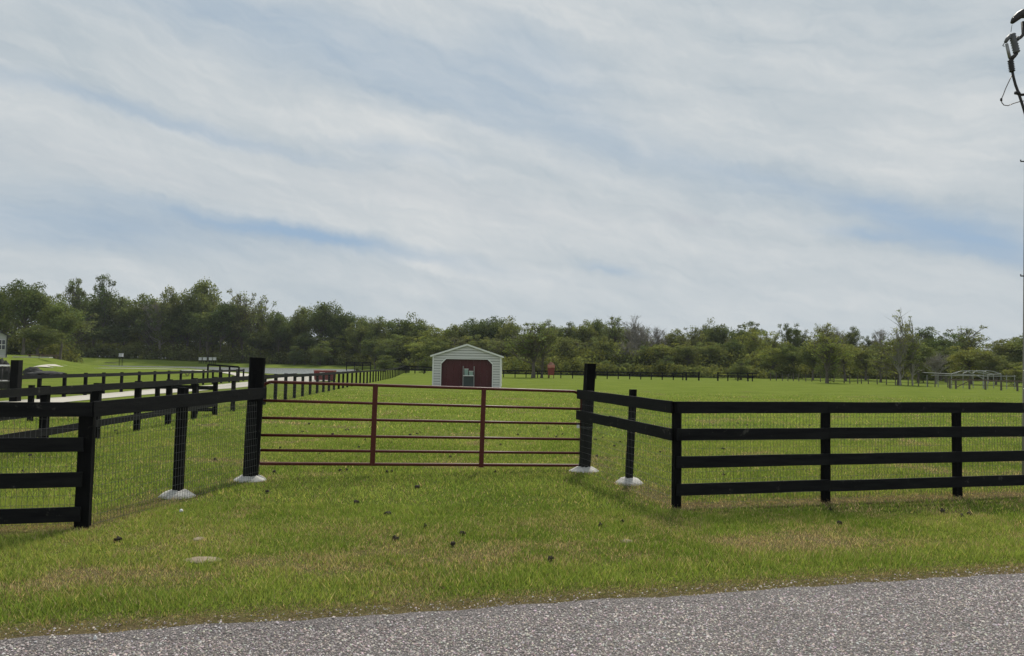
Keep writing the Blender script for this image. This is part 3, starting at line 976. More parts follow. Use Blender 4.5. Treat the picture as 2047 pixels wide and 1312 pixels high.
# bare pipe frame of a shed behind the pen
pfz = 84.0
sf = thing('shed_frame', at(1930, pfz), 'bare grey pipe frame of a low roof behind the brown pen at right', 'frame')
bw = [((1902, 748), (1922, 742.2), (1933, 742.4), (1965, 757)), ((1925, 747), (1938, 741.8), (1948, 742.5), (1974, 749)), ((1945, 746), (1953, 741.4), (1963, 742.6), (1986, 748.6)), ((1966, 745), (1974, 741.5), (1984, 742.5), (2001, 748))]
for k, bb in enumerate(bw):
    D_ = pfz + k * 2.0
    mb = MB(); mb.tube([dp(x, y, D_) for x, y in bb], 0.055, 6); mb.build('bow', M['grey_pipe'], sf)
    for x, y in (bb[0], bb[-1]):
        q = dp(x, y, D_); mb = MB(); mb.tube([Vector((q.x, q.y, h1(q.x, q.y))), q], 0.05, 6); mb.build('leg', M['grey_pipe'], sf)
for (x0_, y0_, D0_, x1_, y1_, D1_) in ((1845, 744.8, 92, 1902, 748, pfz), (1855, 745.5, 92, 1965, 751, pfz + 1), (1862, 750.4, 92, 1958, 751.6, pfz), (1922, 742.2, pfz, 1974, 741.5, pfz + 6), (1965, 752, pfz, 2030, 752.5, pfz + 2), (1974, 749, pfz + 2, 2001, 748, pfz + 6)):
    mb = MB(); mb.tube([dp(x0_, y0_, D0_), dp(x1_, y1_, D1_)], 0.05, 6); mb.build('purlin', M['grey_pipe'], sf)
for x, D_ in ((1853, 92), (1875, 90), (2012, pfz + 1), (2028, pfz + 2)):
    q = dp(x, 750, D_); mb = MB(); mb.tube([Vector((q.x, q.y, h1(q.x, q.y))), q], 0.05, 6); mb.build('leg', M['grey_pipe'], sf)

# ------------------------------------------------------------------ barn
BY = 60.5; S = F / BY
bc = dp(932.5, 774, BY); bx, bz0 = bc.x, 0.0
barn = thing('barn', Vector((bx, BY, 0)), 'small white metal barn with gabled roof and dark red panelled wide doorway', 'barn')
HW = 68 / S; EV = 2.52; PK = 3.43; DEP = 6.2
op_l, op_r = bx - 51.5 / S, bx + 51.5 / S; op_t = (774 - 717.6) / S; ch_ = 10 / S
def half(z): return HW if z <= EV else HW * (PK - z) / (PK - EV)
def opening(z):
    if z >= op_t: return None
    e = 0 if z < op_t - ch_ else (z - (op_t - ch_))
    return op_l + e, op_r - e
course = 0.212; z = 0.0
slab = 0
while z < PK - 0.06:
    z1 = min(z + course, PK - 0.05)
    # split courses that cross the eave or the top of the opening
    cuts = [z + 0.03] + [c for c in (EV, op_t, op_t - ch_) if z + .01 < c < z1 - .01] + [z1]
    for a, b in zip(cuts[:-1], cuts[1:]):
        ya = BY - 0.02 - 0.05 * (z1 - a) / course; yb = BY - 0.02 - 0.05 * (z1 - b) / course
        ha, hb = half(a + 1e-4), half(b)
        oa, ob = opening(a + 1e-4), opening(b - 1e-4)
        spans = [((bx - ha, bx + ha), (bx - hb, bx + hb))] if oa is None or (a >= op_t - 1e-3) else \
                [((bx - ha, oa[0]), (bx - hb, ob[0])), ((oa[1], bx + ha), (ob[1], bx + hb))]
        for (xa0, xa1), (xb0, xb1) in spans:
            mb = MB()
            mb.add([(xa0, ya, a), (xa1, ya, a), (xb1, yb, b), (xb0, yb, b), (xa0, BY + .02, a), (xa1, BY + .02, a), (xb1, BY + .02, b), (xb0, BY + .02, b)],
                   [(0, 1, 2, 3), (7, 6, 5, 4), (0, 4, 5, 1), (1, 5, 6, 2), (2, 6, 7, 3), (3, 7, 4, 0)])
            mb.build('siding_board', M['siding'], barn)
    z = z1
for sx in (-1, 1):
    mb = MB(); mb.box((bx + sx * (HW - 0.01), BY + DEP / 2 + 0.03, EV / 2), (0.05, DEP, EV)); mb.build('side_wall', M['siding'], barn)
mb = MB(); mb.add([(bx - HW, BY + DEP + .04, 0), (bx + HW, BY + DEP + .04, 0), (bx + HW, BY + DEP + .04, EV), (bx, BY + DEP + .04, PK), (bx - HW, BY + DEP + .04, EV),
                   (bx - HW, BY + DEP + .09, 0), (bx + HW, BY + DEP + .09, 0), (bx + HW, BY + DEP + .09, EV), (bx, BY + DEP + .09, PK), (bx - HW, BY + DEP + .09, EV)],
                  [(0, 1, 2, 3, 4), (9, 8, 7, 6, 5), (0, 5, 6, 1), (1, 6, 7, 2), (2, 7, 8, 3), (3, 8, 9, 4), (4, 9, 5, 0)]); mb.build('back_wall', M['siding'], barn)
ov = 0.2
for sx in (-1, 1):
    e = Vector((bx + sx * (HW + ov), 0, EV - ov * (PK - EV) / HW + 0.06)); pk = Vector((bx, 0, PK + 0.06))
    mb = MB(); th = 0.05
    vs = [(pk.x, BY - .16, pk.z), (e.x, BY - .16, e.z), (e.x, BY + DEP + .2, e.z), (pk.x, BY + DEP + .2, pk.z)]
    mb.add(vs + [(a, b, c - th) for a, b, c in vs], [(0, 1, 2, 3), (7, 6, 5, 4), (0, 4, 5, 1), (1, 5, 6, 2), (2, 6, 7, 3), (3, 7, 4, 0)]); mb.build('roof_slope', M['roof'], barn)
    mb = MB(); mb.bar((pk.x, BY - .185, pk.z - .03), (e.x, BY - .185, e.z - .03), 0.03, 0.13); mb.build('roof_trim', M['trim'], barn)
    mb = MB(); mb.box((bx + sx * (HW - .03), BY - .06, EV / 2), (0.11, 0.035, EV)); mb.build('corner_trim', M['trim'], barn)
tr_pts = [(op_l, 0), (op_l, op_t - ch_), (op_l + ch_, op_t), (op_r - ch_, op_t), (op_r, op_t - ch_), (op_r, 0)]
for (xa, za), (xb, zb) in zip(tr_pts[:-1], tr_pts[1:]):
    mb = MB(); mb.bar((xa, BY - .062, za), (xb, BY - .062, zb), 0.05, 0.07, up=(0, -1, 0) if False else (0.001, 0, 1) if abs(xb - xa) > .01 else (1, 0, 0)); mb.build('opening_trim', M['trim'], barn)
RB = BY + 0.22
mb = MB(); mb.add([(bx - HW + .05, BY + .035, 0), (bx + HW - .05, BY + .035, 0), (bx + HW - .05, BY + .035, EV - .03), (bx, BY + .035, PK - .06), (bx - HW + .05, BY + .035, EV - .03)] + [(op_l + .01, BY + .035, 0), (op_l + .01, BY + .035, op_t - ch_), (op_l + ch_, BY + .035, op_t - .01), (op_r - ch_, BY + .035, op_t - .01), (op_r - .01, BY + .035, op_t - ch_), (op_r - .01, BY + .035, 0)], [(0, 5, 6, 7, 3, 4), (1, 2, 3, 8, 9, 10), (3, 7, 8)]); mb.build('lap_shade_sheet', M['shingle'], barn)  # dark sheet added behind the board gaps to paint shade lines under the laps
npan = 8; pw = (op_r - op_l + .2) / npan
for i in range(npan):
    mb = MB(); mb.box((op_l - .1 + pw * (i + .5), RB, (op_t + .1) / 2), (pw - .004, 0.03, op_t + .1)); mb.build('red_panel', M['barn_red'], barn)

# metal stand in the doorway, with bins on it
st = thing('steel_stand', Vector((bx + 4.5 / S, BY - .15, 0)), 'pale steel stand with dark lower panel in the middle of the barn doorway', 'stand')
def sx_(px): return dp(px, 750, BY - .15).x
def sz_(py): return (774 - py) / S
for x in (925.8, 947.6):
    mb = MB(); mb.box((sx_(x), BY - .15, sz_(732) / 2), (0.065, 0.065, sz_(732))); mb.build('upright', M['grey_pipe'], st)
mb = MB(); mb.box(((sx_(926) + sx_(947)) / 2, BY - .17, sz_(751)), (sx_(947) - sx_(926), 0.3, 0.07)); mb.build('shelf', M['trim'], st)
mb = MB(); mb.box(((sx_(926.8) + sx_(946.5)) / 2, BY - .13, (sz_(752.5) + 0.08) / 2), (sx_(946.5) - sx_(926.8), 0.04, sz_(752.5) - 0.08)); mb.build('lower_panel', M['dark_teal'], st)
def bin_(name, x0, x1, y0, label, mat):
    root = thing(name, Vector(((sx_(x0) + sx_(x1)) / 2, BY - .2, sz_(750.2))), label, 'bin')
    c = (sx_(x0) + sx_(x1)) / 2; w__ = sx_(x1) - sx_(x0); h_ = sz_(y0) - sz_(750.2) - .04
    mb = MB(); b0 = sz_(750.2)
    mb.add([(c + u * w__ / 2 * k, BY - .2 + v * .12 * k, b0 + zz) for zz, k in ((0, .9), (h_, 1)) for u, v in ((-1, -1), (1, -1), (1, 1), (-1, 1))],
           [(3, 2, 1, 0), (4, 5, 6, 7), (0, 1, 5, 4), (1, 2, 6, 5), (2, 3, 7, 6), (3, 0, 4, 7)]); mb.build('tub', mat, root)
    mb = MB(); mb.box((c, BY - .2, b0 + h_ + .021), (w__ + .02, .27, .04)); mb.build('lid', M['trim'], root)
bin_('feed_bin', 928.3, 936.3, 737.2, 'taller pale green bin on the stand in the barn doorway', M['pale_teal'])
bin_('feed_bin', 937.6, 945.8, 741.5, 'shorter pale bin on the stand in the barn doorway, right of the taller one', M['pale_teal'])
mb = MB(); mb.box((sx_(922.5), BY - .25, .06), (.22, .2, .12)); q = mb.build('salt_block', M['sand']); tag(q, 'small pale block on the ground beside the stand at the barn doorway', 'block')

# ------------------------------------------------------------------ red feeder on legs
FY = 111.5; fs_ = F / FY; fx = dp(1101.5, 740, FY).x
fd = thing('feed_hopper', Vector((fx, FY, 0)), 'red box feeder on thin legs with faded lid, beside the twin trunked trees', 'feeder')
zb = h1(fx, FY); Zf = lambda y: zb + (756 - y) / fs_
mb = MB(); wt, wb2 = 7 / fs_, 5.5 / fs_
mb.add([(fx + u * k, FY + v * k, zz) for zz, k in ((Zf(749.5), wb2), (Zf(735), wt)) for u, v in ((-1, -1), (1, -1), (1, 1), (-1, 1))],
       [(3, 2, 1, 0), (4, 5, 6, 7), (0, 1, 5, 4), (1, 2, 6, 5), (2, 3, 7, 6), (3, 0, 4, 7)]); mb.build('hopper', M['red_paint'], fd)
mb = MB(); mb.box((fx, FY, (Zf(729.3) + Zf(734.7)) / 2), (14.6 / fs_, 14.6 / fs_, 5.2 / fs_)); mb.build('lid', M['salmon'], fd)
mb = MB(); k = 7.2 / fs_; mb.add([(fx - k, FY - k, Zf(729.2)), (fx + k, FY - k, Zf(729.2)), (fx + k, FY + k, Zf(729.2)), (fx - k, FY + k, Zf(729.2)), (fx - .15, FY, Zf(723.5)), (fx + .15, FY, Zf(723.5))],
       [(3, 2, 1, 0), (0, 1, 5, 4), (1, 2, 5), (2, 3, 4, 5), (3, 0, 4)]); mb.build('cap', M['rust'], fd)
for u, v in ((-1, -1), (1, -1), (1, 1), (-1, 1)):
    mb = MB(); mb.box((fx + u * .42, FY + v * .38, (zb + Zf(749)) / 2), (.07, .07, Zf(749) - zb)); mb.build('leg', M['rust'], fd)

# ------------------------------------------------------------------ red livestock bin by the pond
DYp = 74.0
dq = dp(650, 745, DYp); s2 = F / DYp; dz = h1(dq.x, DYp)
dm = thing('red_skip', Vector((dq.x, DYp, dz)), 'dark red open metal skip with a white notice, beyond the fence near the pond', 'skip')
hb_, wb_ = 1.02, 39 / s2
mb = MB()
mb.add([(dq.x + u * wb_ / 2 * (1 if zz > .3 else .93), DYp + v * .6, dz + zz) for zz in (0.12, hb_) for u, v in ((-1, -1), (1, -1), (1, 1), (-1, 1))],
       [(3, 2, 1, 0), (0, 1, 5, 4), (1, 2, 6, 5), (2, 3, 7, 6), (3, 0, 4, 7)])
mb.add([(dq.x + u * (wb_ / 2 - .06), DYp + v * .54, dz + zz) for zz in (0.2, hb_) for u, v in ((-1, -1), (1, -1), (1, 1), (-1, 1))],
       [(0, 1, 2, 3), (4, 5, 1, 0), (5, 6, 2, 1), (6, 7, 3, 2), (7, 4, 0, 3)]); mb.build('body', M['red_paint'], dm)
mb = MB(); 
for u in (-1, 1): mb.box((dq.x, DYp + u * .58, dz + hb_ + .025), (wb_ + .06, .09, .05))
mb.build('rim', M['salmon'], dm)
for i in range(5):
    mb = MB(); mb.box((dq.x - wb_ * .42 + i * wb_ * .21, DYp - .625, dz + .55), (.05, .05, .85)); mb.build('rib', M['red_paint'], dm)
mb = MB(); mb.box((dq.x - .1, DYp - .665, dz + .72), (.52, .02, .3)); nt = mb.build('notice', M['white_paint'], dm)
mb = MB()
for i in range(6): mb.box((dq.x - .28 + i * .072, DYp - .678, dz + .75), (.05, .004, .07))
mb.build('lettering', M['red_paint'], nt)
for u in (-1, 1):
    mb = MB(); mb.box((dq.x + u * wb_ * .38, DYp, dz + .06), (.12, 1.1, .12)); mb.build('skid', M['black_rubber'], dm)

# ------------------------------------------------------------------ house at the left edge
HY = 100.0; hs = F / HY
HROT = math.radians(36)
hx1 = dp(14, 700, HY).x; hx0 = hx1 - 9.0; hz = h1(hx1 - 1, HY) ; ez = dp(14, 672, HY).z; pz = ez + 4.5 * 0.53
hz = min(hz, dp(14, 712, HY).z)
hs_ = thing('house', Vector(((hx0 + hx1) / 2, HY, hz)), 'pale grey house with dark gable roof at the far left edge', 'house')
mb = MB(); mb.box(((hx0 + hx1) / 2, HY + 5.0, hz + .0), (9.1, 10.1, 0.5)); mb.build('foundation', M['concrete'], hs_)
mb = MB(); pm = (hx0 + hx1) / 2
vs = [(hx0, HY, hz), (hx1, HY, hz), (hx1, HY, ez), (pm, HY, pz), (hx0, HY, ez)]
mb.add(vs + [(a, HY + 10, c) for a, b, c in vs], [(0, 1, 2, 3, 4), (9, 8, 7, 6, 5), (1, 6, 7, 2), (5, 0, 4, 9), (0, 5, 6, 1)]); mb.build('wall', M['house_wall'], hs_)
for sx in (-1, 1):
    xe = pm + sx * (4.5 + .35); zz = ez - .35 * .53
    mb = MB(); vs = [(pm, HY - .35, pz + .03), (xe, HY - .35, zz + .03), (xe, HY + 10.35, zz + .03), (pm, HY + 10.35, pz + .03)]
    mb.add(vs + [(a, b, c + .16) for a, b, c in vs], [(3, 2, 1, 0), (4, 5, 6, 7), (0, 1, 5, 4), (1, 2, 6, 5), (2, 3, 7, 6), (3, 0, 4, 7)]); mb.build('roof', M['shingle'], hs_)
wl, wr = dp(-7, 690, HY).x, dp(11.3, 690, HY).x; wt_, wb3 = dp(5, 679.5, HY).z, dp(5, 699.5, HY).z
win = MB(); win.box(((wl + wr) / 2, HY - .03, (wt_ + wb3) / 2), (wr - wl, .06, wt_ - wb3)); win = win.build('window', M['trim'], hs_)
for i in range(3):
    for j in range(2):
        mb = MB(); cw = (wr - wl) / 3; chh = (wt_ - wb3) / 2
        mb.box((wl + cw * (i + .5), HY - .075, wb3 + chh * (j + .5)), (cw - .07, .03, chh - .09)); mb.build('pane', M['glass'], win)
mb = MB(); mb.box((hx1 - .06, HY - .04, (hz + ez) / 2), (.12, .08, ez - hz)); mb.build('corner_board', M['shingle'], hs_)

rotm = Matrix.Translation(Vector((hx1, HY, 0))) @ Matrix.Rotation(HROT, 4, 'Z') @ Matrix.Translation(Vector((-hx1, -HY, 0)))
def _kids(o):
    for c in [k for k in bpy.data.objects if k.parent == o]: yield c; yield from _kids(c)
for c in _kids(hs_): c.data.transform(rotm)
# ------------------------------------------------------------------ small far things on the left
def on(px, py): return hp(px, py)
q = hp(60, 716); 
mb = MB(); mb.box((q.x, q.y + .6, q.z + .1), (5.2, .9, 0.16)); o = mb.build('concrete_pad', M['concrete']); tag(o, 'low pale concrete pad on the lawn right of the house', 'pad')
mb = MB(); mb.box((q.x + .8, q.y + 1.6, q.z + .42), (4.4, .5, .12)); o1 = thing('low_bench', Vector((q.x + .8, q.y + 1.6, q.z)), 'long low dark bench just behind the pale concrete pad on the lawn', 'bench')
mb.build('seat', M['plank'], o1)
for u in (-1.9, 0, 1.9):
    mb = MB(); mb.box((q.x + .8 + u, q.y + 1.6, q.z + .18), (.12, .4, .36)); mb.build('leg', M['plank'], o1)
for px, lab in ((78, 'short dark post on the lawn beside the concrete pad'), (107, 'short dark post standing alone on the lawn, right of the concrete pad')):
    p = hp(px, 716); mb = MB(); mb.tube([p - Vector((0, 0, .1)), p + Vector((0, 0, .62))], [.07, .065], 8); mb.tube([p + Vector((0, 0, .6)), p + Vector((0, 0, .66))], [.09, .05], 8)
    o = mb.build('short_post', M['black_post']); tag(o, lab, 'post')


def hive(px, pyb, w_px, h_px, Y_, label, group):
    p = dp(px, pyb, Y_); s_ = F / Y_; w__, h_ = w_px / s_, h_px / s_
    g = h1(p.x, Y_); root = thing('beehive', Vector((p.x, Y_, g)), label, 'beehive', group)
    mb = MB(); mb.box((p.x, Y_, p.z + h_ * .28), (w__, .6, h_ * .54)); mb.build('brood_box', M['white_paint'], root)
    mb = MB(); mb.box((p.x, Y_, p.z + h_ * .72), (w__ * .97, .57, h_ * .32)); mb.build('upper_box', M['white_paint'], root)
    mb = MB(); mb.box((p.x, Y_, p.z + h_ * .93), (w__ * 1.06, .66, h_ * .1)); mb.build('lid', M['white_paint'], root)
    mb = MB()
    for u in (-.4, .4):
        for v in (-.2, .2): mb.box((p.x + u * w__, Y_ + v, (g + p.z) / 2), (.06, .06, max(.05, p.z - g + .02)))
    mb.build('stand', M['black_post'], root)
hive(242, 713.5, 7, 7, 184, 'lone white beehive on the grass bank before the dark trees at left', None)
for px, w__, lab in ((400.5, 5, 'leftmost white beehive of the row on the far pond bank'), (409.5, 6.5, 'second white beehive from the left in the row on the far pond bank'),
                   (421, 5.5, 'third white beehive from the left in the row on the far pond bank'), (429, 5, 'rightmost white beehive of the row on the far pond bank')):
    hive(px, 720.5, w__, 6, 198, lab, 'white beehives on the far pond bank')

# white picnic table by the lane
tp = hp(374, 752); Yt = tp.y; s_ = F / Yt; tx = dp(374, 745, Yt).x; tz = h1(tx, Yt)
pt = thing('picnic_table', Vector((tx, Yt, tz)), 'white topped picnic table beyond the lane fence at left', 'table')
zt = tz + (752 - 741) / s_
for i in range(3):
    mb = MB(); mb.box((tx, Yt - .26 + i * .26, zt), (20 / s_, .24, .06)); mb.build('top_board', M['white_paint'], pt)
for v in (-.72, .72):
    mb = MB(); mb.box((tx, Yt + v, tz + .42), (20 / s_, .26, .05)); mb.build('bench', M['plank'], pt)
for u in (-.34, .34):
    mb = MB()
    mb.bar((tx + u * 20 / s_, Yt - .75, tz), (tx + u * 20 / s_, Yt + .2, zt), .05, .1); mb.build('leg', M['plank'], pt)
    mb = MB(); mb.bar((tx + u * 20 / s_ + .05, Yt + .75, tz), (tx + u * 20 / s_ + .05, Yt - .2, zt), .05, .1); mb.build('leg', M['plank'], pt)

# pale trough by the water
q = hp(222, 728.5); 
tg = thing('trough', q, 'pale low trough lying on the grass bank beside the dark pond at left', 'trough')
mb = MB(); mb.box(q + Vector((0, 0, .2)), (3.2, .7, .3)); mb.build('tub', M['sand'], tg)
mb = MB(); mb.box(q + Vector((0, 0, .38)), (3.0, .5, .05)); mb.build('water', M['water'], tg)
q = hp(236, 729); mb = MB(); mb.tube([q + Vector((-1.4, 0, .15)), q + Vector((0, .1, .3)), q + Vector((1.6, 0, .14))], [.16, .14, .1], 7); o = mb.build('log', M['bark']); tag(o, 'dark log lying right of the pale trough on the pond bank', 'log')


def blobm(name, c, rx, ry, rz_, mat, seed, n=2, rough=0.25):
    import bmesh
    r_ = random.Random(seed); bm = bmesh.new(); bmesh.ops.create_icosphere(bm, subdivisions=n, radius=1)
    for v in bm.verts:
        k = 1 + r_.uniform(-rough, rough); v.co = Vector((v.co.x * rx * k, v.co.y * ry * k, max(v.co.z, -.25) * rz_ * k))
    me = bpy.data.meshes.new(name); bm.to_mesh(me); bm.free(); me.materials.append(mat)
    me.polygons.foreach_set('use_smooth', [True] * len(me.polygons))
    o = link(name, me); o.location = c
    return o
def heap(pxc, pyb, Yh, wpx, hpx, seed, label):
    s_ = F / Yh; p = dp(pxc, pyb, Yh); g = h1(p.x, Yh)
    o = blobm('rubble_heap', (p.x, Yh, g), wpx / 2 / s_, wpx / 2.5 / s_, (p.z - g) + hpx / s_, M['dark_heap'], seed, 4, .11)
    return tag(o, label, 'heap')
heap(5, 724, 44, 40, 3, 3, 'dark flat topped heap at the left edge beside the thick gate post')
heap(66, 737, 80, 36, 3, 4, 'dark rounded heap right of the thick black gate post')
heap(92, 746, 78, 80, 4, 5, 'low grey heap of dirt behind the lane fence at left')

# dark rail platform and lump on the pond levee
jt = thing('rail_stand', at(716, 150), 'dark low railed stand on the levee behind the red skip', 'stand')
J = [dp(x, 726, 150) for x in (693, 709, 725, 741)]
for q in J: post(jt, q, 1.8 - (724 - 727) / F * 150 - h1(q.x, 150) + .0, .16, .16)
for zz in (724.6, 727.6, 730.6):
    a, b = dp(692, zz, 149.85), dp(742, zz + .6, 149.85); mb = MB(); mb.bar(a, b, .06, .17); mb.build('rail', M['black_wood'], jt)

# ------------------------------------------------------------------ utility pole at the right edge
UY = 13.0
u0 = dp(2054.5, 900, UY); u0.z = 0; u1 = dp(2061, -160, UY)
up_ = thing('utility_pole', Vector((u0.x, UY, 0)), 'utility pole at the right edge with a fuse cutout and hanging wire at the top', 'utility pole')
mb = MB(); n = 8; mb.tube([u0.lerp(u1, i / n) for i in range(n + 1)], [0.095 - .02 * i / n for i in range(n + 1)], 14); mb.build('pole', M['pole_wood'], up_, True)
for y in (323, 552):
    mb = MB(); a = dp(2040.5, y, UY); b = dp(2054, y, UY); mb.tube([a + Vector((0, 0, .03)), a, b], .012, 6); mb.build('step_bolt', M['black_rubber'], up_)
Q = lambda x, y, dy=0.0: dp(x, y, UY + dy)
mb = MB(); mb.tube([Q(2022.8, 46), Q(2027, 40), Q(2037, 31), Q(2045, 27.5), Q(2056, 27)], [.03, .055, .07, .085, .09], 8); mb.build('arrester', M['black_rubber'], up_, True)
mb = MB(); mb.tube([Q(2046.5, 44), Q(2046.5, 68), Q(2041, 74), Q(2033, 80)], [.045, .035, .03, .025], 7); mb.build('arm', M['black_rubber'], up_, True)
mb = MB(); mb.tube([Q(2033, 80), Q(2036, 75)], .035, 7); mb.build('clamp', M['galv'], up_, True)
ins = MB(); pts_, rr = [], []
for i in range(17):
    f_ = i / 16; pts_.append(Q(2023 + 9.5 * f_, 68 + 38 * f_)); rr.append(.062 if i % 2 else .045)
ins.tube(pts_, rr, 12); ins.build('insulator', M['polymer'], up_, True)
mb = MB(); mb.tube([Q(2021, 71), Q(2014, 78), Q(2010, 85)], [.04, .036, .028], 7); mb.build('bracket', M['polymer'], up_, True)
mb = MB(); mb.tube([Q(2010, 84), Q(2006.5, 88), Q(2004.5, 91.5), Q(2008, 93)], .008, 6); mb.build('hook', M['galv'], up_, True)
mb = MB(); mb.tube([Q(2012, 88), Q(2018.5, 116)], .026, 8); mb.build('fuse_tube', M['grey_pipe'], up_, True)
mb = MB(); mb.tube([Q(2031, 107), Q(2028, 112), Q(2020, 119)], [.04, .035, .04], 8); mb.build('lower_bracket', M['black_rubber'], up_, True)
mb = MB(); pts_, rr = [], []
for i in range(15):
    f_ = i / 14; pts_.append(Q(2020 + 3.5 * f_, 120 + 24 * f_)); rr.append(.055 if i % 2 else .036)
mb.tube(pts_, rr, 10); mb.build('ribbed_sleeve', M['black_rubber'], up_, True)
mb = MB(); mb.tube([Q(2023.5, 142), Q(2026, 155), Q(2030, 170), Q(2036, 186), Q(2044, 210), Q(2050, 230), Q(2054, 260)], .022, 8); mb.build('cable', M['black_rubber'], up_, True)
mb = MB(); mb.tube([Q(2029, 186), Q(2035, 186), Q(2040, 190), Q(2054, 189)], [.03, .038, .025, .025], 8); mb.build('cable_clamp', M['black_rubber'], up_, True)
mb = MB(); mb.tube([Q(2022.5, 151), Q(2017.5, 162), Q(2010, 178), Q(2006, 189), Q(2001.5, 199), Q(2003, 206), Q(2007, 210.5), Q(2015, 211.5), Q(2026, 207), Q(2038, 203.5), Q(2054, 201)], .008, 6); mb.build('ground_wire', M['copper'], up_, True)
mb = MB(); mb.tube([Q(2023, 50), Q(2021, 64)], .005, 5); mb.build('lead_wire', M['galv'], up_, True)
mb = MB(); mb.tube([Q(2001.5, 197), Q(2001.5, 202)], .02, 6); mb.build('wire_clip', M['black_rubber'], up_, True)

# ------------------------------------------------------------------ things lying on the grass
dung_me = []
for s_ in range(4):
    o = blobm('dung_clump', (0, 0, 0), 1, 1, 0.55, M['dung'], 50 + s_, 2, .5)
    dung_me.append(o.data); bpy.data.objects.remove(o)
DUNG = [(235, 1082, 15), (713, 1007, 12), (775, 1030, 14), (790, 1080, 15), (925, 1069, 15), (850, 1055, 8), (905, 1092, 11), (1200, 1053, 11),
        (1245, 1046, 9), (1100, 1120, 14), (1660, 1021, 8), (1679, 1049, 10), (1884, 1024, 13), (1923, 1034, 10), (1938, 1031, 9), (548, 945, 8),
        (679, 942, 8), (693, 941, 7), (773, 945, 6), (784, 944, 6), (834, 976, 10), (534, 985, 9), (605, 864, 6), (618, 848, 6), (694, 860, 8),
        (552, 853, 5), (665, 869, 6), (560, 897, 5), (717, 895, 7), (820, 870, 6), (834, 868, 5), (1112, 874, 6), (1125, 869, 5), (1001, 890, 7),
        (1190, 880, 7), (1205, 876, 5), (1228, 893, 6), (1300, 877, 6), (1193, 913, 6), (1240, 884, 5), (1475, 847, 6), (1493, 851, 5), (1618, 852, 6),
        (1445, 898, 7), (1446, 951, 8), (1600, 745 + 60, 5), (990, 945, 6), (1035, 870, 5), (730, 880, 5), (235, 868, 5), (60, 912, 7), (45, 944, 6),
        (232, 862, 6), (640, 908, 6), (900, 915, 6), (1320, 905, 5), (1752, 900, 6), (430, 920, 6)]
DUNG.sort(key=lambda q: q[0]); lab_n = {}
for i, (px, py, wpx) in enumerate(DUNG):
    p = gp(px, py + 1); k = wpx / 2 / (F / p.y)
    o = link('dung_clump', dung_me[i % 4]); k *= 0.78; o.location = (p.x, p.y, h1(p.x, p.y) + .02)
    o.scale = (k * 1.0, k * 1.1, max(.05, k * random.uniform(.55, .85))); o.rotation_euler = (0, 0, random.uniform(0, 6))
    NEAR = [(0, 420, 'by the left wing of the fence'), (420, 640, 'near the left gate post'), (640, 860, 'at the left half of the gate'), (860, 1140, 'at the right half of the gate'), (1140, 1330, 'by the right wing of the fence'), (1330, 1700, 'at the right fence'), (1700, 2047, 'near the right edge')]
    if py > 1000:
        near_ = 'the road verge'; lab = 'dark dung clump on the mown verge between the road and the fence line'
        grp = 'dung clumps on the road verge'
    elif py > 935:
        lab = 'dark dung clump on the grass just in front of the red gate or fence'; grp = 'dung clumps in front of the gate'
    else:
        lab = 'small dark dung clump lying out in the green field beyond the fence'; grp = 'dung clumps out in the field'
    if (px, py) == (235, 1082): lab, grp = 'large dark dung clump on the verge just right of the left fence corner', None
    if (px, py) == (1884, 1024): lab, grp = 'large dark dung clump on the verge below the fence near the right edge', None
    if grp:
        nr_ = next(l for a, b, l in NEAR if a <= px < b)
        if py > 1000: lab = 'dung clump on the verge ' + nr_.replace('at the', 'below the').replace('by the', 'below the').replace('near the', 'below the')
        elif py > 935: lab = 'dung clump close in front ' + nr_
        else: lab = 'dung clump out in the field ' + nr_.replace('by ', 'through ').replace('at the', 'through the')
    lab_n[lab] = lab_n.get(lab, 0) + 1
    if lab_n[lab] > 1: lab += ', ' + ['', '', 'second', 'third', 'fourth', 'fifth', 'sixth', 'seventh', 'eighth', 'ninth'][lab_n[lab]] + ' from left'
    tag(o, lab, 'dung', grp)


def patch(px, py, wpx, dpx_, mat, label, seed, name='sand_patch'):
    p = gp(px, py); k = wpx / 2 / (F / p.y)
    top = gp(px, py - dpx_ / 2).y - gp(px, py + dpx_ / 2).y
    o = blobm(name, (p.x, p.y, 0.0), k, top / 2, .022, mat, seed, 3, .12)
    return tag(o, label, 'sand')
patch(405, 1121, 78, 14, M['sand'], 'larger bare sandy mound in the grass below the left fence corner', 71)
patch(396, 1079, 22, 7, M['sand'], 'small tan bare spot in the grass above the larger sandy mound', 72)
patch(1252, 1083, 26, 7, M['sand'], 'small tan bare spot on the verge below the right wing of the fence', 73)
p = gp(362, 1026); o = blobm('white_stone', (p.x, p.y, .02), .022, .02, .03, M['stone'], 74, 2, .1); tag(o, 'small white stone in the grass below the left white footing', 'stone')
p = gp(190, 1284); o = blobm('white_stone', (p.x, p.y, .02), .012, .01, .025, M['stone'], 75, 2, .1); tag(o, 'tiny white stone at the grass edge of the road, lower left', 'stone')

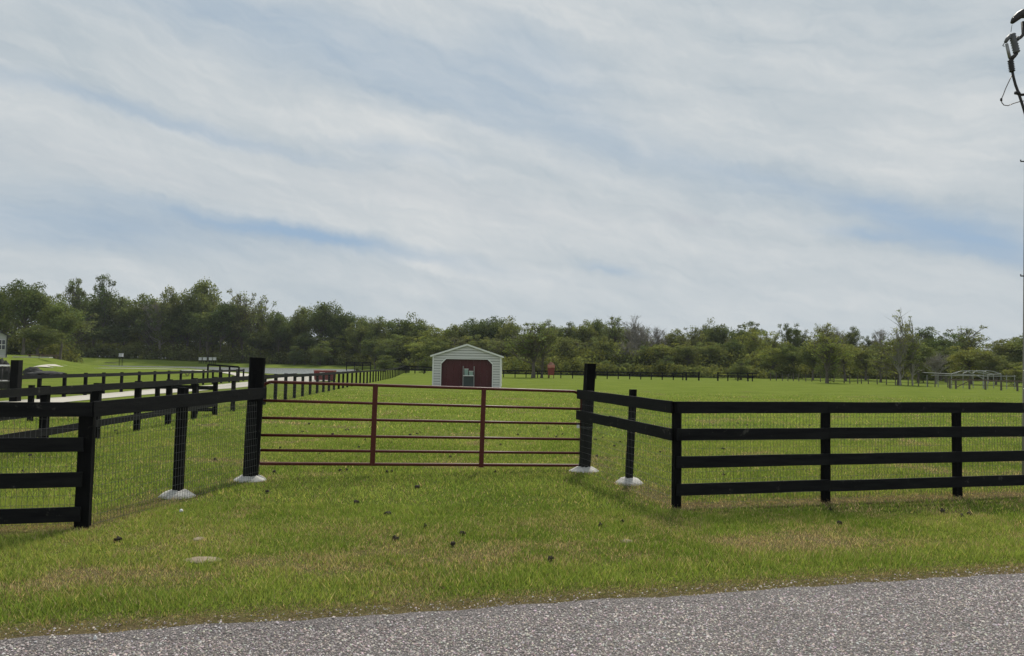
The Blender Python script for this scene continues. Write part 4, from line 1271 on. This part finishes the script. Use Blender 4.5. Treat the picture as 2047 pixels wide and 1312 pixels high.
# ------------------------------------------------------------------ grass blades
KEEP_OUT = [(LP, .17), (LG, .2), (RG, .2), (RP, .17), (gp(405, 1121), .10)]
def blades(n, y0, y1, wd, h0, h1_, seed, margin=1.12):
    r_ = np.random.default_rng(seed)
    y = np.sqrt(r_.random(n) * (y1 ** 2 - y0 ** 2) + y0 ** 2)
    x = (r_.random(n) * 2 - 1) * y * 0.70 * margin + (r_.random(n) * 2 - 1) * 0.5
    s_ = road_s(x, y)
    dr = dryness(x, y)
    keep = (s_ > -0.02) & (r_.random(n) < np.clip(1.25 - dr * 0.75, 0.3, 1)) & (r_.random(n) < ss(-0.02, 0.3, s_) + .6)
    for px_, py_, w__ in DUNG:
        q = gp(px_, py_ + 1); keep &= (np.abs(x - q.x) > w__ * .42 / (F / q.y)) | (np.abs(y - q.y + .03) > w__ * .6 / (F / q.y) + .02)
    for q, rad_ in KEEP_OUT: keep &= np.hypot(x - q.x, (y - q.y)) > rad_
    # the gravel lane stays bare
    keep &= r_.random(n) > ss(30, 58, y)
    keep &= ~((y > 24) & (x < -11 - (y - 24) * .12) & (y < 75))
    x, y, dr, s_ = x[keep], y[keep], dr[keep], s_[keep]; n = len(x)
    z = height(x, y)
    clump = vnoise(x, y, 5.0, 2, 12); big = vnoise(x, y, 0.7, 3, 14)
    hh = (h0 + (h1_ - h0) * r_.random(n) ** 1.6) * (0.35 + 1.3 * clump) * (1 - 0.45 * dr) 
    hh *= (0.4 + 0.6 * ss(.08, .4, s_)) * (1 + 0.3 * np.exp(-((s_ - 0.75) / 0.32) ** 2))            # taller strip along the road
    ang = r_.random(n) * 2 * np.pi; la = r_.random(n) * 2 * np.pi; ln = hh * (0.25 + 0.75 * r_.random(n))
    ww = wd * (0.6 + 0.8 * r_.random(n)) / 2
    v = np.zeros((n, 3, 3))
    v[:, 0] = np.stack([x - np.cos(ang) * ww, y - np.sin(ang) * ww, z - .004], 1)
    v[:, 1] = np.stack([x + np.cos(ang) * ww, y + np.sin(ang) * ww, z - .004], 1)
    v[:, 2] = np.stack([x + np.cos(la) * ln, y + np.sin(la) * ln, z + hh], 1)
    # colours of the blades themselves
    gA = np.array([0.150, 0.225, 0.042]); gB = np.array([0.272, 0.342, 0.082]); gC = np.array([0.37, 0.37, 0.12])
    dry1 = np.array([0.52, 0.42, 0.25]); dry2 = np.array([0.30, 0.225, 0.135])
    a = np.clip(r_.random(n) * .7 + (big - .5) * 1.6 + .15, 0, 1)[:, None]
    c = gA * (1 - a) + gB * a
    yl = (r_.random(n) < 0.10 + 0.22 * ss(.5, .75, vnoise(x, y, .9, 3, 17)))[:, None]; c = np.where(yl, gC, c)
    isd = (r_.random(n) < 0.07 + dr * 0.9)[:, None]
    c = np.where(isd, np.where(r_.random((n, 1)) < .55, dry1, dry2), c)
    c = c * (0.62 + 0.95 * r_.random((n, 1)))
    return v.reshape(-1, 3), np.repeat(c, 3, 0)


vs_, cs_ = [], []
for args in [(440000, 4.0, 9.5, 0.0075, 0.015, 0.058, 1), (300000, 9.5, 19, 0.013, 0.02, 0.065, 2), (300000, 19, 58, 0.03, 0.03, 0.085, 3)]:
    a, b = blades(*args); vs_.append(a); cs_.append(b)
vs_ = np.concatenate(vs_); cs_ = np.concatenate(cs_)
gm = np_mesh('grass', vs_, np.arange(len(vs_)).reshape(-1, 3), M['blade'], cs_)
go = link('grass', gm); tag(go, 'short mown pasture grass covering the verge and the field', 'grass', kind='stuff')

# loose dry stems of hay under the fences
r_ = np.random.default_rng(5)
vv, cc = [], []
for A, B, n, sg in ((RC, RF3, 2600, .2), (FL, LC, 900, .16), (RP, RC, 700, .2), (LC, LP, 500, .2)):
    t_ = r_.random(n); off = r_.normal(0, sg, n); d = (B - A)
    nn = Vector((-d.y, d.x, 0)).normalized()
    x = A.x + d.x * t_ + nn.x * off; y = A.y + d.y * t_ + nn.y * off
    a = r_.random(n) * np.pi; l = r_.uniform(.03, .10, n); w__ = .0035
    z = r_.uniform(.012, .035, n); z2 = z + r_.uniform(-.01, .02, n)
    v = np.stack([np.stack([x, y, z], 1), np.stack([x + np.cos(a) * l, y + np.sin(a) * l, z2], 1),
                  np.stack([x + np.cos(a) * l - np.sin(a) * w__, y + np.sin(a) * l + np.cos(a) * w__, z2 + .003], 1)], 1)
    vv.append(v.reshape(-1, 3)); c = np.array([.33, .25, .15]) * r_.uniform(.5, 1.35, (n, 1)); cc.append(np.repeat(c, 3, 0))
n = 9000; L_ = r_.uniform(-1.5, 11, n); o_ = .02 + np.abs(r_.normal(0, .17, n))
x = R0.x + rd.x * L_ + rn.x * o_; y = R0.y + rd.y * L_ + rn.y * o_; a = r_.random(n) * np.pi * 2; l = r_.uniform(.015, .06, n); w__ = .0035
z = r_.uniform(.006, .02, n); z2 = z + r_.uniform(0, .02, n)
v = np.stack([np.stack([x, y, z], 1), np.stack([x + np.cos(a) * l, y + np.sin(a) * l, z2], 1), np.stack([x + np.cos(a) * l - np.sin(a) * w__, y + np.sin(a) * l + np.cos(a) * w__, z2 + .003], 1)], 1)
pick = r_.random((n, 1)); c = np.where(pick < .45, np.array([.34, .27, .17]), np.where(pick < .7, np.array([.15, .11, .07]), np.array([.17, .2, .06]))) * r_.uniform(.6, 1.3, (n, 1))
vv.append(v.reshape(-1, 3)); cc.append(np.repeat(c, 3, 0))
vv = np.concatenate(vv); cc = np.concatenate(cc)
o = link('straw', np_mesh('straw', vv, np.arange(len(vv)).reshape(-1, 3), M['blade'], cc)); tag(o, 'dry straw and dead stems scattered under the board fences', 'straw', kind='stuff')

# loose chippings on the road
n = 72000
L_ = r_.uniform(-1.5, 10.5, n * 2); off = .16 - r_.uniform(0, 3.1, n * 2)
x = R0.x + rd.x * L_ + rn.x * off; y = R0.y + rd.y * L_ + rn.y * off
k = (y > 3.35) & (y < 7.6) & (np.abs(x) < y * .8 + .5); k &= r_.random(len(x)) < ss(.02, .45, -road_s(x, y)) + .12
x, y = x[k][:n], y[k][:n]; n = len(x)
sz = r_.uniform(.0040, .0094, n) * (1 + (r_.random(n) < .05) * .5)
oct_ = np.array([[1, 0, 0], [0, 1, 0], [-1, 0, 0], [0, -1, 0], [0, 0, .8], [0, 0, -.6]], float)
v = oct_[None] * sz[:, None, None] * r_.uniform(.65, 1.35, (n, 6, 1))
ang = r_.random(n) * 6.28; ca, sa = np.cos(ang), np.sin(ang)
vx = v[:, :, 0] * ca[:, None] - v[:, :, 1] * sa[:, None]; vy = v[:, :, 0] * sa[:, None] + v[:, :, 1] * ca[:, None]
tz_ = r_.uniform(-.35, .35, n)
P = np.stack([vx + x[:, None], vy + y[:, None], v[:, :, 2] + vx * tz_[:, None] + .016], 2).reshape(-1, 3)
fo = np.array([[0, 1, 4], [1, 2, 4], [2, 3, 4], [3, 0, 4]])
fcs = (fo[None] + (np.arange(n) * 6)[:, None, None]).reshape(-1, 3)
base = r_.random(n) ** 2.1
col = (np.array([.13, .108, .102])[None] * (1 - base[:, None]) + np.array([.56, .50, .475])[None] * base[:, None]) * r_.uniform(.88, 1.12, (n, 3)) * (0.72 + 0.5 * vnoise(x, y, 1.1, 4, 33))[:, None]
o = link('road_chippings', np_mesh('road_chippings', P, fcs, M['road_stone'], np.repeat(col, 6, 0))); tag(o, 'grey and pinkish stone chippings of the rough road surface', 'gravel', kind='stuff')

# ------------------------------------------------------------------ trees
def leaf_cloud(centres, radii, per, size, r_, squash=.8, tone=.25):
    P, C = [], []
    for c, rad_ in zip(centres, radii):
        n = int(per * r_.uniform(.7, 1.3))
        d = r_.normal(0, 1, (n, 3)); d /= np.linalg.norm(d, axis=1)[:, None]
        rr = rad_ * r_.random(n) ** .45
        p = c + d * rr[:, None] * np.array([1, 1, squash])
        a = r_.normal(0, 1, (n, 3)); a /= np.linalg.norm(a, axis=1)[:, None]
        b = np.cross(a, r_.normal(0, 1, (n, 3))); b /= np.linalg.norm(b, axis=1)[:, None]
        s_ = size * r_.uniform(.55, 1.25, n)[:, None]
        q = np.stack([p - a * s_ * .5, p + b * s_ * .32, p + a * s_ * .5, p - b * s_ * .32], 1)
        P.append(q.reshape(-1, 3))
        tn = (1 + r_.uniform(-tone, tone)) * r_.uniform(.75, 1.25, n)
        hue = r_.uniform(-.06, .1)
        cc_ = np.stack([tn * (1 + hue), tn, tn * (1 - hue)], 1)
        C.append(np.repeat(cc_, 4, 0))
    P = np.concatenate(P); C = np.concatenate(C)
    return P, C


def tree_kind(kind, seed):
    """returns (trunk mesh, crown mesh); about 1 unit tall, base at the origin"""
    r_ = np.random.default_rng(seed); rr_ = random.Random(seed)
    H = 15.0
    spec = dict(oak=dict(cr=(5.9, 5.2), cz=.60, n=95, per=95, rad=(1.2, 2.2), size=.42, low=.24, bark='bark', leaf='leaf_dark'),
                round=dict(cr=(5.4, 5.6), cz=.58, n=88, per=95, rad=(1.1, 2.1), size=.40, low=.16, bark='bark', leaf='leaf_mid'),
                yellow=dict(cr=(4.9, 5.5), cz=.57, n=72, per=84, rad=(.9, 1.9), size=.38, low=.15, bark='bark', leaf='leaf_yellow'),
                airy=dict(cr=(4.6, 5.8), cz=.58, n=85, per=42, rad=(.7, 1.5), size=.34, low=.2, bark='bark', leaf='leaf_mid'),
                clumpy=dict(cr=(4.8, 4.6), cz=.66, n=46, per=84, rad=(.8, 1.5), size=.36, low=.35, bark='bark', leaf='leaf_dark'),
                bare=dict(cr=(4.4, 6.0), cz=.6, n=95, per=9, rad=(.5, 1.1), size=.26, low=.2, bark='pale_bark', leaf='leaf_grey'),
                spire=dict(cr=(2.3, 7.2), cz=.53, n=70, per=24, rad=(.45, .9), size=.27, low=.1, bark='pale_bark', leaf='leaf_yellow'),
                shrub=dict(cr=(5.5, 6.8), cz=.42, n=60, per=90, rad=(1.3, 2.3), size=.5, low=.02, bark='bark', leaf='leaf_mid'))[kind]
    cr, cv = spec['cr']; cz = spec['cz'] * H
    # irregular envelope from a few lobes
    lob = [(r_.uniform(-.35, .35) * cr, r_.uniform(-.35, .35) * cr, r_.uniform(-.3, .35) * cv, r_.uniform(.55, .85)) for _ in range(6)]
    cent = []
    while len(cent) < spec['n']:
        lx, ly, lz, ls = lob[r_.integers(6)]
        d = r_.normal(0, 1, 3); d /= np.linalg.norm(d)
        q = np.array([lx, ly, cz + lz]) + d * np.array([cr, cr, cv]) * ls * r_.uniform(.35, .93)
        if q[2] < spec['low'] * H or q[2] > H * .985: continue
        cent.append(q)
    cent = np.array(cent); cent[:, 2] *= (H - .6) / max(cent[:, 2].max(), 1)
    rad_ = r_.uniform(*spec['rad'], len(cent))
    rad_ *= np.where(cent[:, 2] > .8 * H, .75, 1)
    # trunk and limbs
    mb = MB()
    stems = 1 if kind not in ('shrub', 'spire') else (3 if kind == 'shrub' else 1)
    tb = []
    for s_ in range(stems):
        ox, oy = r_.uniform(-.6, .6, 2) if stems > 1 else (0, 0)
        pts_ = [Vector((ox, oy, -.25))]; n = 7
        for i in range(1, n + 1):
            pts_.append(Vector((ox + r_.uniform(-.22, .22) * i * .5, oy + r_.uniform(-.22, .22) * i * .5, H * .80 * i / n)))
        rb = .30 if kind not in ('spire', 'shrub') else .16
        mb.tube(pts_, [rb * (1 - .82 * i / n) * (1.35 if i == 0 else 1) for i in range(n + 1)], 7, cap=False)
        tb.append(pts_)
    for c in cent:
        pts_ = tb[rr_.randrange(stems)]
        zt = max(1.2, c[2] - rr_.uniform(1.2, 4.0)); zt = min(zt, H * .74)
        i = min(int(zt / (H * .8) * 7), 6); f_ = zt / (H * .8) * 7 - i
        a = pts_[i].lerp(pts_[i + 1], max(0, min(1, f_))) if i >= 0 else pts_[0]
        b = Vector(c); mid = a.lerp(b, .5) + Vector((rr_.uniform(-.4, .4), rr_.uniform(-.4, .4), -.25 * (b - a).length * .4))
        r0 = .10 if kind != 'bare' else .11
        mb.tube([a, a.lerp(mid, .55), mid, mid.lerp(b, .6), b], [r0, r0 * .8, r0 * .6, r0 * .4, .02], 4, cap=False)
        if kind in ('bare', 'airy', 'spire', 'clumpy'):
            for _ in range(9 if kind == 'bare' else 4):
                e = b + Vector((rr_.gauss(0, .6), rr_.gauss(0, .6), rr_.uniform(-.2, 1.1)))
                s0 = mid.lerp(b, rr_.uniform(.2, 1))
                mb.tube([s0, s0.lerp(e, .5) + Vector((rr_.uniform(-.1, .1), 0, .06)), e], [.035, .022, .008], 3, cap=False)
    trunk = mb.mesh('trunk', M[spec['bark']])
    P, C = leaf_cloud(cent, rad_, spec['per'], spec['size'], r_)
    P[:, 2] = np.maximum(P[:, 2], .05)
    fc = np.arange(len(P)).reshape(-1, 4)
    crown = np_mesh('crown', P, fc, M[spec['leaf']], C)
    return trunk, crown


KINDS = {k: [tree_kind(k, 100 + 13 * i + 7 * j) for j in range(n)] for i, (k, n) in enumerate(
    [('oak', 3), ('round', 3), ('yellow', 2), ('airy', 2), ('clumpy', 2), ('bare', 2), ('spire', 2), ('shrub', 2)])}
# the same crown outline in other leaf colours, sharing nothing but the shape
def recolor(kind, leaf):
    out_ = []
    for tr_, cr_ in KINDS[kind]:
        c2 = cr_.copy(); c2.materials[0] = M[leaf]; out_.append((tr_, c2))
    return out_
KINDS['oak_mid'] = recolor('oak', 'leaf_mid'); KINDS['round_dark'] = recolor('round', 'leaf_dark'); KINDS['shrub_dark'] = recolor('shrub', 'leaf_dark')
KINDS['airy_yellow'] = recolor('airy', 'leaf_yellow')
LOOK = dict(oak='dense dark green broadleaf', oak_mid='spreading mid green broadleaf', round='rounded mid green', round_dark='rounded dark green', yellow='fresh yellow green',
            airy='loose thin leaved green', airy_yellow='loose pale spring green', clumpy='dark clumpy topped open', bare='nearly bare grey twigged', spire='slender sparse pale')
LAND = [(-200, 60, 'above the grey house at the left edge'), (60, 150, 'just right of the grey house'), (150, 215, 'left of the lone white beehive'), (215, 300, 'behind the lone white beehive'),
        (300, 380, 'left of the row of white beehives'), (380, 445, 'behind the row of white beehives'), (445, 540, 'behind the tall left gate post'), (540, 620, 'behind the pond'),
        (620, 690, 'behind the red skip'), (690, 760, 'behind the dark railed stand'), (760, 860, 'between the railed stand and the barn'), (860, 935, 'behind the left half of the barn'),
        (935, 1005, 'behind the right half of the barn'), (1005, 1060, 'just right of the barn'), (1060, 1115, 'behind the red feeder'), (1115, 1180, 'behind the tall right gate post'), (1180, 1260, 'right of the tall right gate post'),
        (1260, 1340, 'above the right fence wing'), (1340, 1400, 'behind the first black rail panel'), (1400, 1440, 'behind the gap between the black rail panels'), (1440, 1520, 'behind the second black rail panel'),
        (1520, 1600, 'right of the black rail panels'), (1600, 1680, 'by the crooked pale trunk'), (1680, 1760, 'behind the wire fence'), (1760, 1850, 'around the tallest slender tree'),
        (1850, 1900, 'left of the brown horse pen'), (1900, 1970, 'behind the pipe frame'), (1970, 2300, 'behind the brown horse pen')]
used = {}
ORD = ['', 'second ', 'third ', 'fourth ', 'fifth ', 'sixth ', 'seventh ']
placed = []


def tree(px, top, wpx, kind, D, label=None, idx=None, base=None):
    g = at(px, D); hgt = dp(px, top, D).z - g.z
    pr = KINDS[kind]; tr_, cr_ = pr[(idx if idx is not None else random.randrange(len(pr))) % len(pr)]
    wid = {'oak': 11.5, 'oak_mid': 11.5, 'round': 10.5, 'round_dark': 10.5, 'yellow': 9.6, 'airy': 8.8, 'airy_yellow': 8.8, 'clumpy': 10, 'bare': 10, 'spire': 5}[kind]
    sxy = 1.12 * (wpx / (F / D)) / wid; sz = hgt / 15.0
    placed.append((px, top, wpx, kind, D, label, g, tr_, cr_, sxy, sz))


T = [  # px, top y, width px, kind, distance
    (-30, 552, 110, 'oak', 150), (45, 557, 100, 'oak', 148), (95, 584, 70, 'round', 160), (150, 556, 62, 'clumpy', 165), (205, 548, 60, 'clumpy', 160), (120, 600, 90, 'oak_mid', 150),
    (185, 585, 95, 'oak', 152), (245, 590, 80, 'oak_mid', 158), (295, 588, 80, 'round', 165), (320, 600, 90, 'bare', 175), (345, 575, 60, 'round', 172), (400, 556, 90, 'oak_mid', 178),
    (372, 590, 70, 'round_dark', 172), (440, 600, 70, 'oak', 184), (483, 577, 72, 'airy', 182), (520, 592, 56, 'airy', 186), (465, 625, 70, 'round', 190), (555, 622, 60, 'oak', 205),
    (600, 610, 75, 'oak_mid', 206), (640, 601, 70, 'oak', 208), (690, 612, 70, 'oak', 210), (575, 640, 70, 'round', 204), (720, 634, 60, 'round', 205), (755, 632, 70, 'oak_mid', 200),
    (800, 627, 85, 'oak', 196), (835, 640, 60, 'round', 190), (870, 648, 70, 'yellow', 180), (905, 646, 60, 'oak_mid', 182), (945, 634, 70, 'oak', 185), (985, 630, 75, 'oak', 186),
    (1020, 633, 60, 'oak_mid', 180), (1045, 655, 66, 'bare', 160), (1100, 640, 60, 'round', 172), (1135, 643, 52, 'clumpy', 176), (1165, 640, 60, 'round', 172), (1195, 636, 52, 'oak', 176),
    (1228, 628, 66, 'airy', 170), (1275, 628, 92, 'bare', 165), (1312, 652, 60, 'bare', 168), (1345, 660, 64, 'round', 172), (1385, 648, 60, 'airy', 165), (1412, 652, 50, 'oak', 178),
    (1440, 637, 64, 'oak', 172), (1480, 648, 56, 'oak', 176), (1510, 655, 70, 'yellow', 160), (1500, 643, 60, 'clumpy', 185), (1545, 662, 60, 'airy_yellow', 155), (1575, 645, 56, 'clumpy', 165),
    (1605, 658, 50, 'clumpy', 170), (1645, 643, 66, 'airy_yellow', 150), (1668, 650, 50, 'bare', 156), (1703, 652, 46, 'clumpy', 158), (1737, 670, 36, 'clumpy', 165), (1765, 655, 56, 'bare', 150),
    (1855, 652, 66, 'clumpy', 150), (1880, 664, 70, 'round_dark', 140), (1925, 650, 96, 'airy', 150), (1890, 690, 60, 'round_dark', 130), (1940, 690, 80, 'yellow', 118), (1975, 690, 40, 'bare', 128),
    (2010, 672, 80, 'round', 140), (2050, 668, 84, 'oak_mid', 138), (2100, 670, 90, 'oak', 140), (2055, 725, 60, 'yellow', 100), (2170, 660, 100, 'round', 140), (-100, 560, 120, 'round', 150),
    # nearer, lower trees in front of the wall of wood
    (75, 640, 90, 'round_dark', 140), (160, 635, 90, 'round_dark', 142), (235, 640, 90, 'oak', 150), (300, 630, 85, 'airy', 160), (345, 640, 80, 'oak_mid', 165), (415, 640, 90, 'round', 172),
    (505, 640, 80, 'oak', 190), (545, 665, 60, 'oak_mid', 198), (610, 665, 70, 'round_dark', 202), (660, 668, 80, 'yellow', 202), (705, 662, 70, 'round', 198), (750, 672, 66, 'round_dark', 190),
    (790, 668, 80, 'round', 185), (835, 680, 70, 'yellow', 170), (880, 676, 76, 'round', 165), (925, 672, 70, 'airy', 165), (970, 668, 70, 'round', 165), (1010, 672, 66, 'airy', 160),
    (1120, 672, 60, 'oak_mid', 160), (1160, 675, 66, 'airy', 158), (1205, 672, 60, 'round', 158), (1250, 680, 66, 'bare', 150), (1290, 690, 60, 'round_dark', 150), (1330, 684, 66, 'yellow', 150),
    (1375, 682, 70, 'round', 148), (1420, 684, 60, 'round', 150), (1465, 678, 60, 'round_dark', 152), (1545, 690, 56, 'yellow', 140), (1585, 686, 66, 'round', 140), (1625, 690, 60, 'round_dark', 132),
    (1690, 684, 76, 'yellow', 128), (1730, 690, 66, 'round', 135), (1760, 682, 60, 'airy', 122), (1835, 684, 76, 'round', 122), (1870, 700, 60, 'bare', 118), (1990, 705, 66, 'round', 115)]
T = [(*a[:4], (max(a[4], 207 + (a[0] * 7) % 11) if 140 <= a[0] < 720 else a[4]), *a[5:]) for a in T]
T = [(a[0], a[1] + (random.uniform(-32, 14) if a[0] < 560 and a[1] >= 625 else 0), *a[2:]) for a in T]
for a in T: tree(*a)
skyl = sorted([(a[0], a[1]) for a in T[:88] if a[1] < 668])
for (xa, ya), (xb, yb) in zip(skyl[:-1], skyl[1:]):        # a second rank fills in behind the first
    D_ = 0.5 * (min(a[4] for a in T if a[0] == xa) + min(a[4] for a in T if a[0] == xb)) + 16
    tree((xa + xb) / 2 + random.uniform(-4, 4), max(ya, yb) + random.uniform(8, 24), random.uniform(62, 88), random.choice(['round', 'oak_mid', 'airy', 'airy', 'airy_yellow', 'bare'] if xa > 1180 else ['oak', 'round', 'oak_mid', 'airy']), D_)
tree(1066, 640, 105, 'airy', 113, 'loose leaved tree at the field edge left of the red feeder', 0)
tree(1083, 655, 70, 'airy', 115.5, 'thinner leaning tree with pale trunk directly beside the red feeder', 1)
tree(1653, 662, 74, 'airy_yellow', 106, 'loose pale green tree with a crooked pale trunk at the wire fence', 0)
tree(1799, 614, 46, 'spire', 97, 'tallest slender sparse tree rising above the right treeline', 0)
tree(1824, 626, 42, 'spire', 98.5, 'slender sparse tree just right of the tallest slender tree', 1)
tree(1797, 668, 100, 'airy', 99, 'broad loose green tree at the foot of the tallest slender tree', 1)
placed.sort(key=lambda q: q[0])
for (px, top, wpx, kind, D, label, g, tr_, cr_, sxy, sz) in placed:
    if label is None:
        land = next(l for a, b, l in LAND if a <= px < b)
        key = (kind, land); used[key] = used.get(key, 0) + 1
        low_ = 'lower ' if (top > 660 and D < 203) else 'tall '
        key2 = (kind, land, low_); n_ = used.get(key2, 0); used[key2] = n_ + 1
        label = f"{ORD[min(n_, 6)]}{low_}{LOOK[kind]} tree {land}"
    root = thing('tree', g - Vector((0, 0, .1)), label, 'tree', 'trees of the wood along the far edge of the fields')
    root.scale = (sxy, sxy * random.uniform(.85, 1.1), sz); root.rotation_euler = (0, 0, random.uniform(0, 6.28))
    for nm, me in (('trunk', tr_), ('crown', cr_)):
        c = bpy.data.objects.new(nm, me); COL.objects.link(c); c.parent = root
# extra pale stems of the leaning trees beside the feeder and the spires
# undergrowth: too thick to count
r_ = np.random.default_rng(77)
P_all, C_all = [], []
def under(pxa, pxb, D0, D1, step, hlo, hhi, mb_tone=1.0):
    px = pxa
    while px < pxb:
        f_ = (px - pxa) / (pxb - pxa); D = D0 + (D1 - D0) * f_ + r_.uniform(-3, 3)
        g = at(px, D); hh = r_.uniform(hlo, hhi)
        nC = 5; cen = np.array([[g.x + r_.uniform(-2.2, 2.2), g.y + r_.uniform(-2, 2), g.z + hh * r_.uniform(.1, .8)] for _ in range(nC)])
        P, C = leaf_cloud(cen, r_.uniform(1.0, 2.0, nC) * (.6 + hh / 9), 60, .55, r_, .8, .35)
        P[:, 2] = np.maximum(P[:, 2], g.z + .02)
        tn = r_.uniform(.75, 1.25) * mb_tone
        P_all.append(P); C_all.append(C * tn)
        px += step * r_.uniform(.7, 1.3)
for (a, b, D0, D1, hi) in ((-150, 135, 154, 160, 5), (135, 560, 211, 211, 5.5), (560, 800, 211, 203, 5), (800, 1010, 188, 154, 4.5), (1010, 1260, 150, 142, 3.6), (1260, 1580, 142, 142, 2.6), (1580, 2200, 150, 146, 2.6)):
    under(a, b, D0 - 4, D1 - 4, 9, 1.2, hi)
    under(a, b, D0 + 9, D1 + 9, 8, 3.5, hi + 3.5)
    under(a, b, D0 + 24, D1 + 24, 7, 4.5, hi + 6.0, .95)
    under(a, b, D0 + 38, D1 + 38, 6, 5.0, hi + 7.0, .95)
P = np.concatenate(P_all); C = np.concatenate(C_all)
um = np_mesh('undergrowth', P, np.arange(len(P)).reshape(-1, 4), M['leaf_dark'], C * np.array([1.12, 1.02, .85]))
o = link('undergrowth', um); tag(o, 'tangled undergrowth and brush filling the wood below the trees', 'undergrowth', kind='stuff')
# single light bushes that stand out in front
for px, by, wpx, hpx, kd, lab in ((640, 727, 60, 40, 'shrub', 'light green bush on the far bank behind the red skip'), (590, 728, 44, 30, 'shrub_dark', 'dark bush on the far bank left of the red skip'),
                                  (1247, 745, 40, 20, 'shrub', 'rounded pale bush behind the far fence right of the gate post'), (1205, 744, 36, 24, 'shrub', 'pale green bush directly right of the tall right gate post'),
                                  (1655, 760, 50, 62, 'shrub_dark', 'dark shrubby thicket round the pale trunk by the wire fence'), (1480, 755, 60, 34, 'shrub_dark', 'dark low thicket behind the second black rail panel'),
                                  (1330, 750, 50, 34, 'shrub_dark', 'dark bush behind the far field fence, left of the first black rail panel'), (715, 738, 18, 7, 'shrub_dark', 'small dark bush on the levee below the railed stand'),
                                  (770, 738, 60, 26, 'shrub_dark', 'dark bush where the paddock fence meets the wood'), (850, 745, 50, 26, 'shrub_dark', 'dark bush left of the barn roof'),
                                  (1845, 752, 60, 26, 'shrub_dark', 'dark bush left of the pipe frame'), (2030, 755, 60, 40, 'shrub', 'light green bush behind the brown pen at the right edge')):
    D = {640: 199, 590: 200, 715: 146}.get(px, 140 if px < 1400 else 125)
    if px == 1655: D = 109
    if px == 2030: D = 105
    g = at(px, D); k = F / D; tr_, cr_ = KINDS[kd][px % 2]
    root = thing('bush', g - Vector((0, 0, .1)), lab, 'bush'); root.scale = (wpx / k / 12.5, wpx / k / 12.5, max(.1, (hpx + 3) / k / 13.0)); root.rotation_euler = (0, 0, px % 6)
    for nm, me in (('stem', tr_), ('foliage', cr_)):
        c = bpy.data.objects.new(nm, me); COL.objects.link(c); c.parent = root


# ------------------------------------------------------------------ thin haze over the fields
hm = bpy.data.materials.new('haze'); hm.use_nodes = True; t = NT(hm.node_tree); t.n.clear()
o_ = t.new('ShaderNodeOutputMaterial'); pv_ = t.new('ShaderNodeVolumePrincipled')
pv_.inputs['Color'].default_value = (0.86, 0.92, 1.0, 1); pv_.inputs['Density'].default_value = 0.00014
t.l.new(pv_.outputs[0], o_.inputs['Volume'])
mb = MB(); mb.box((0, 220, 14), (1100, 760, 34)); hz_ = mb.build('haze', hm); tag(hz_, 'thin pale haze hanging in the air over the fields', 'haze', kind='stuff')
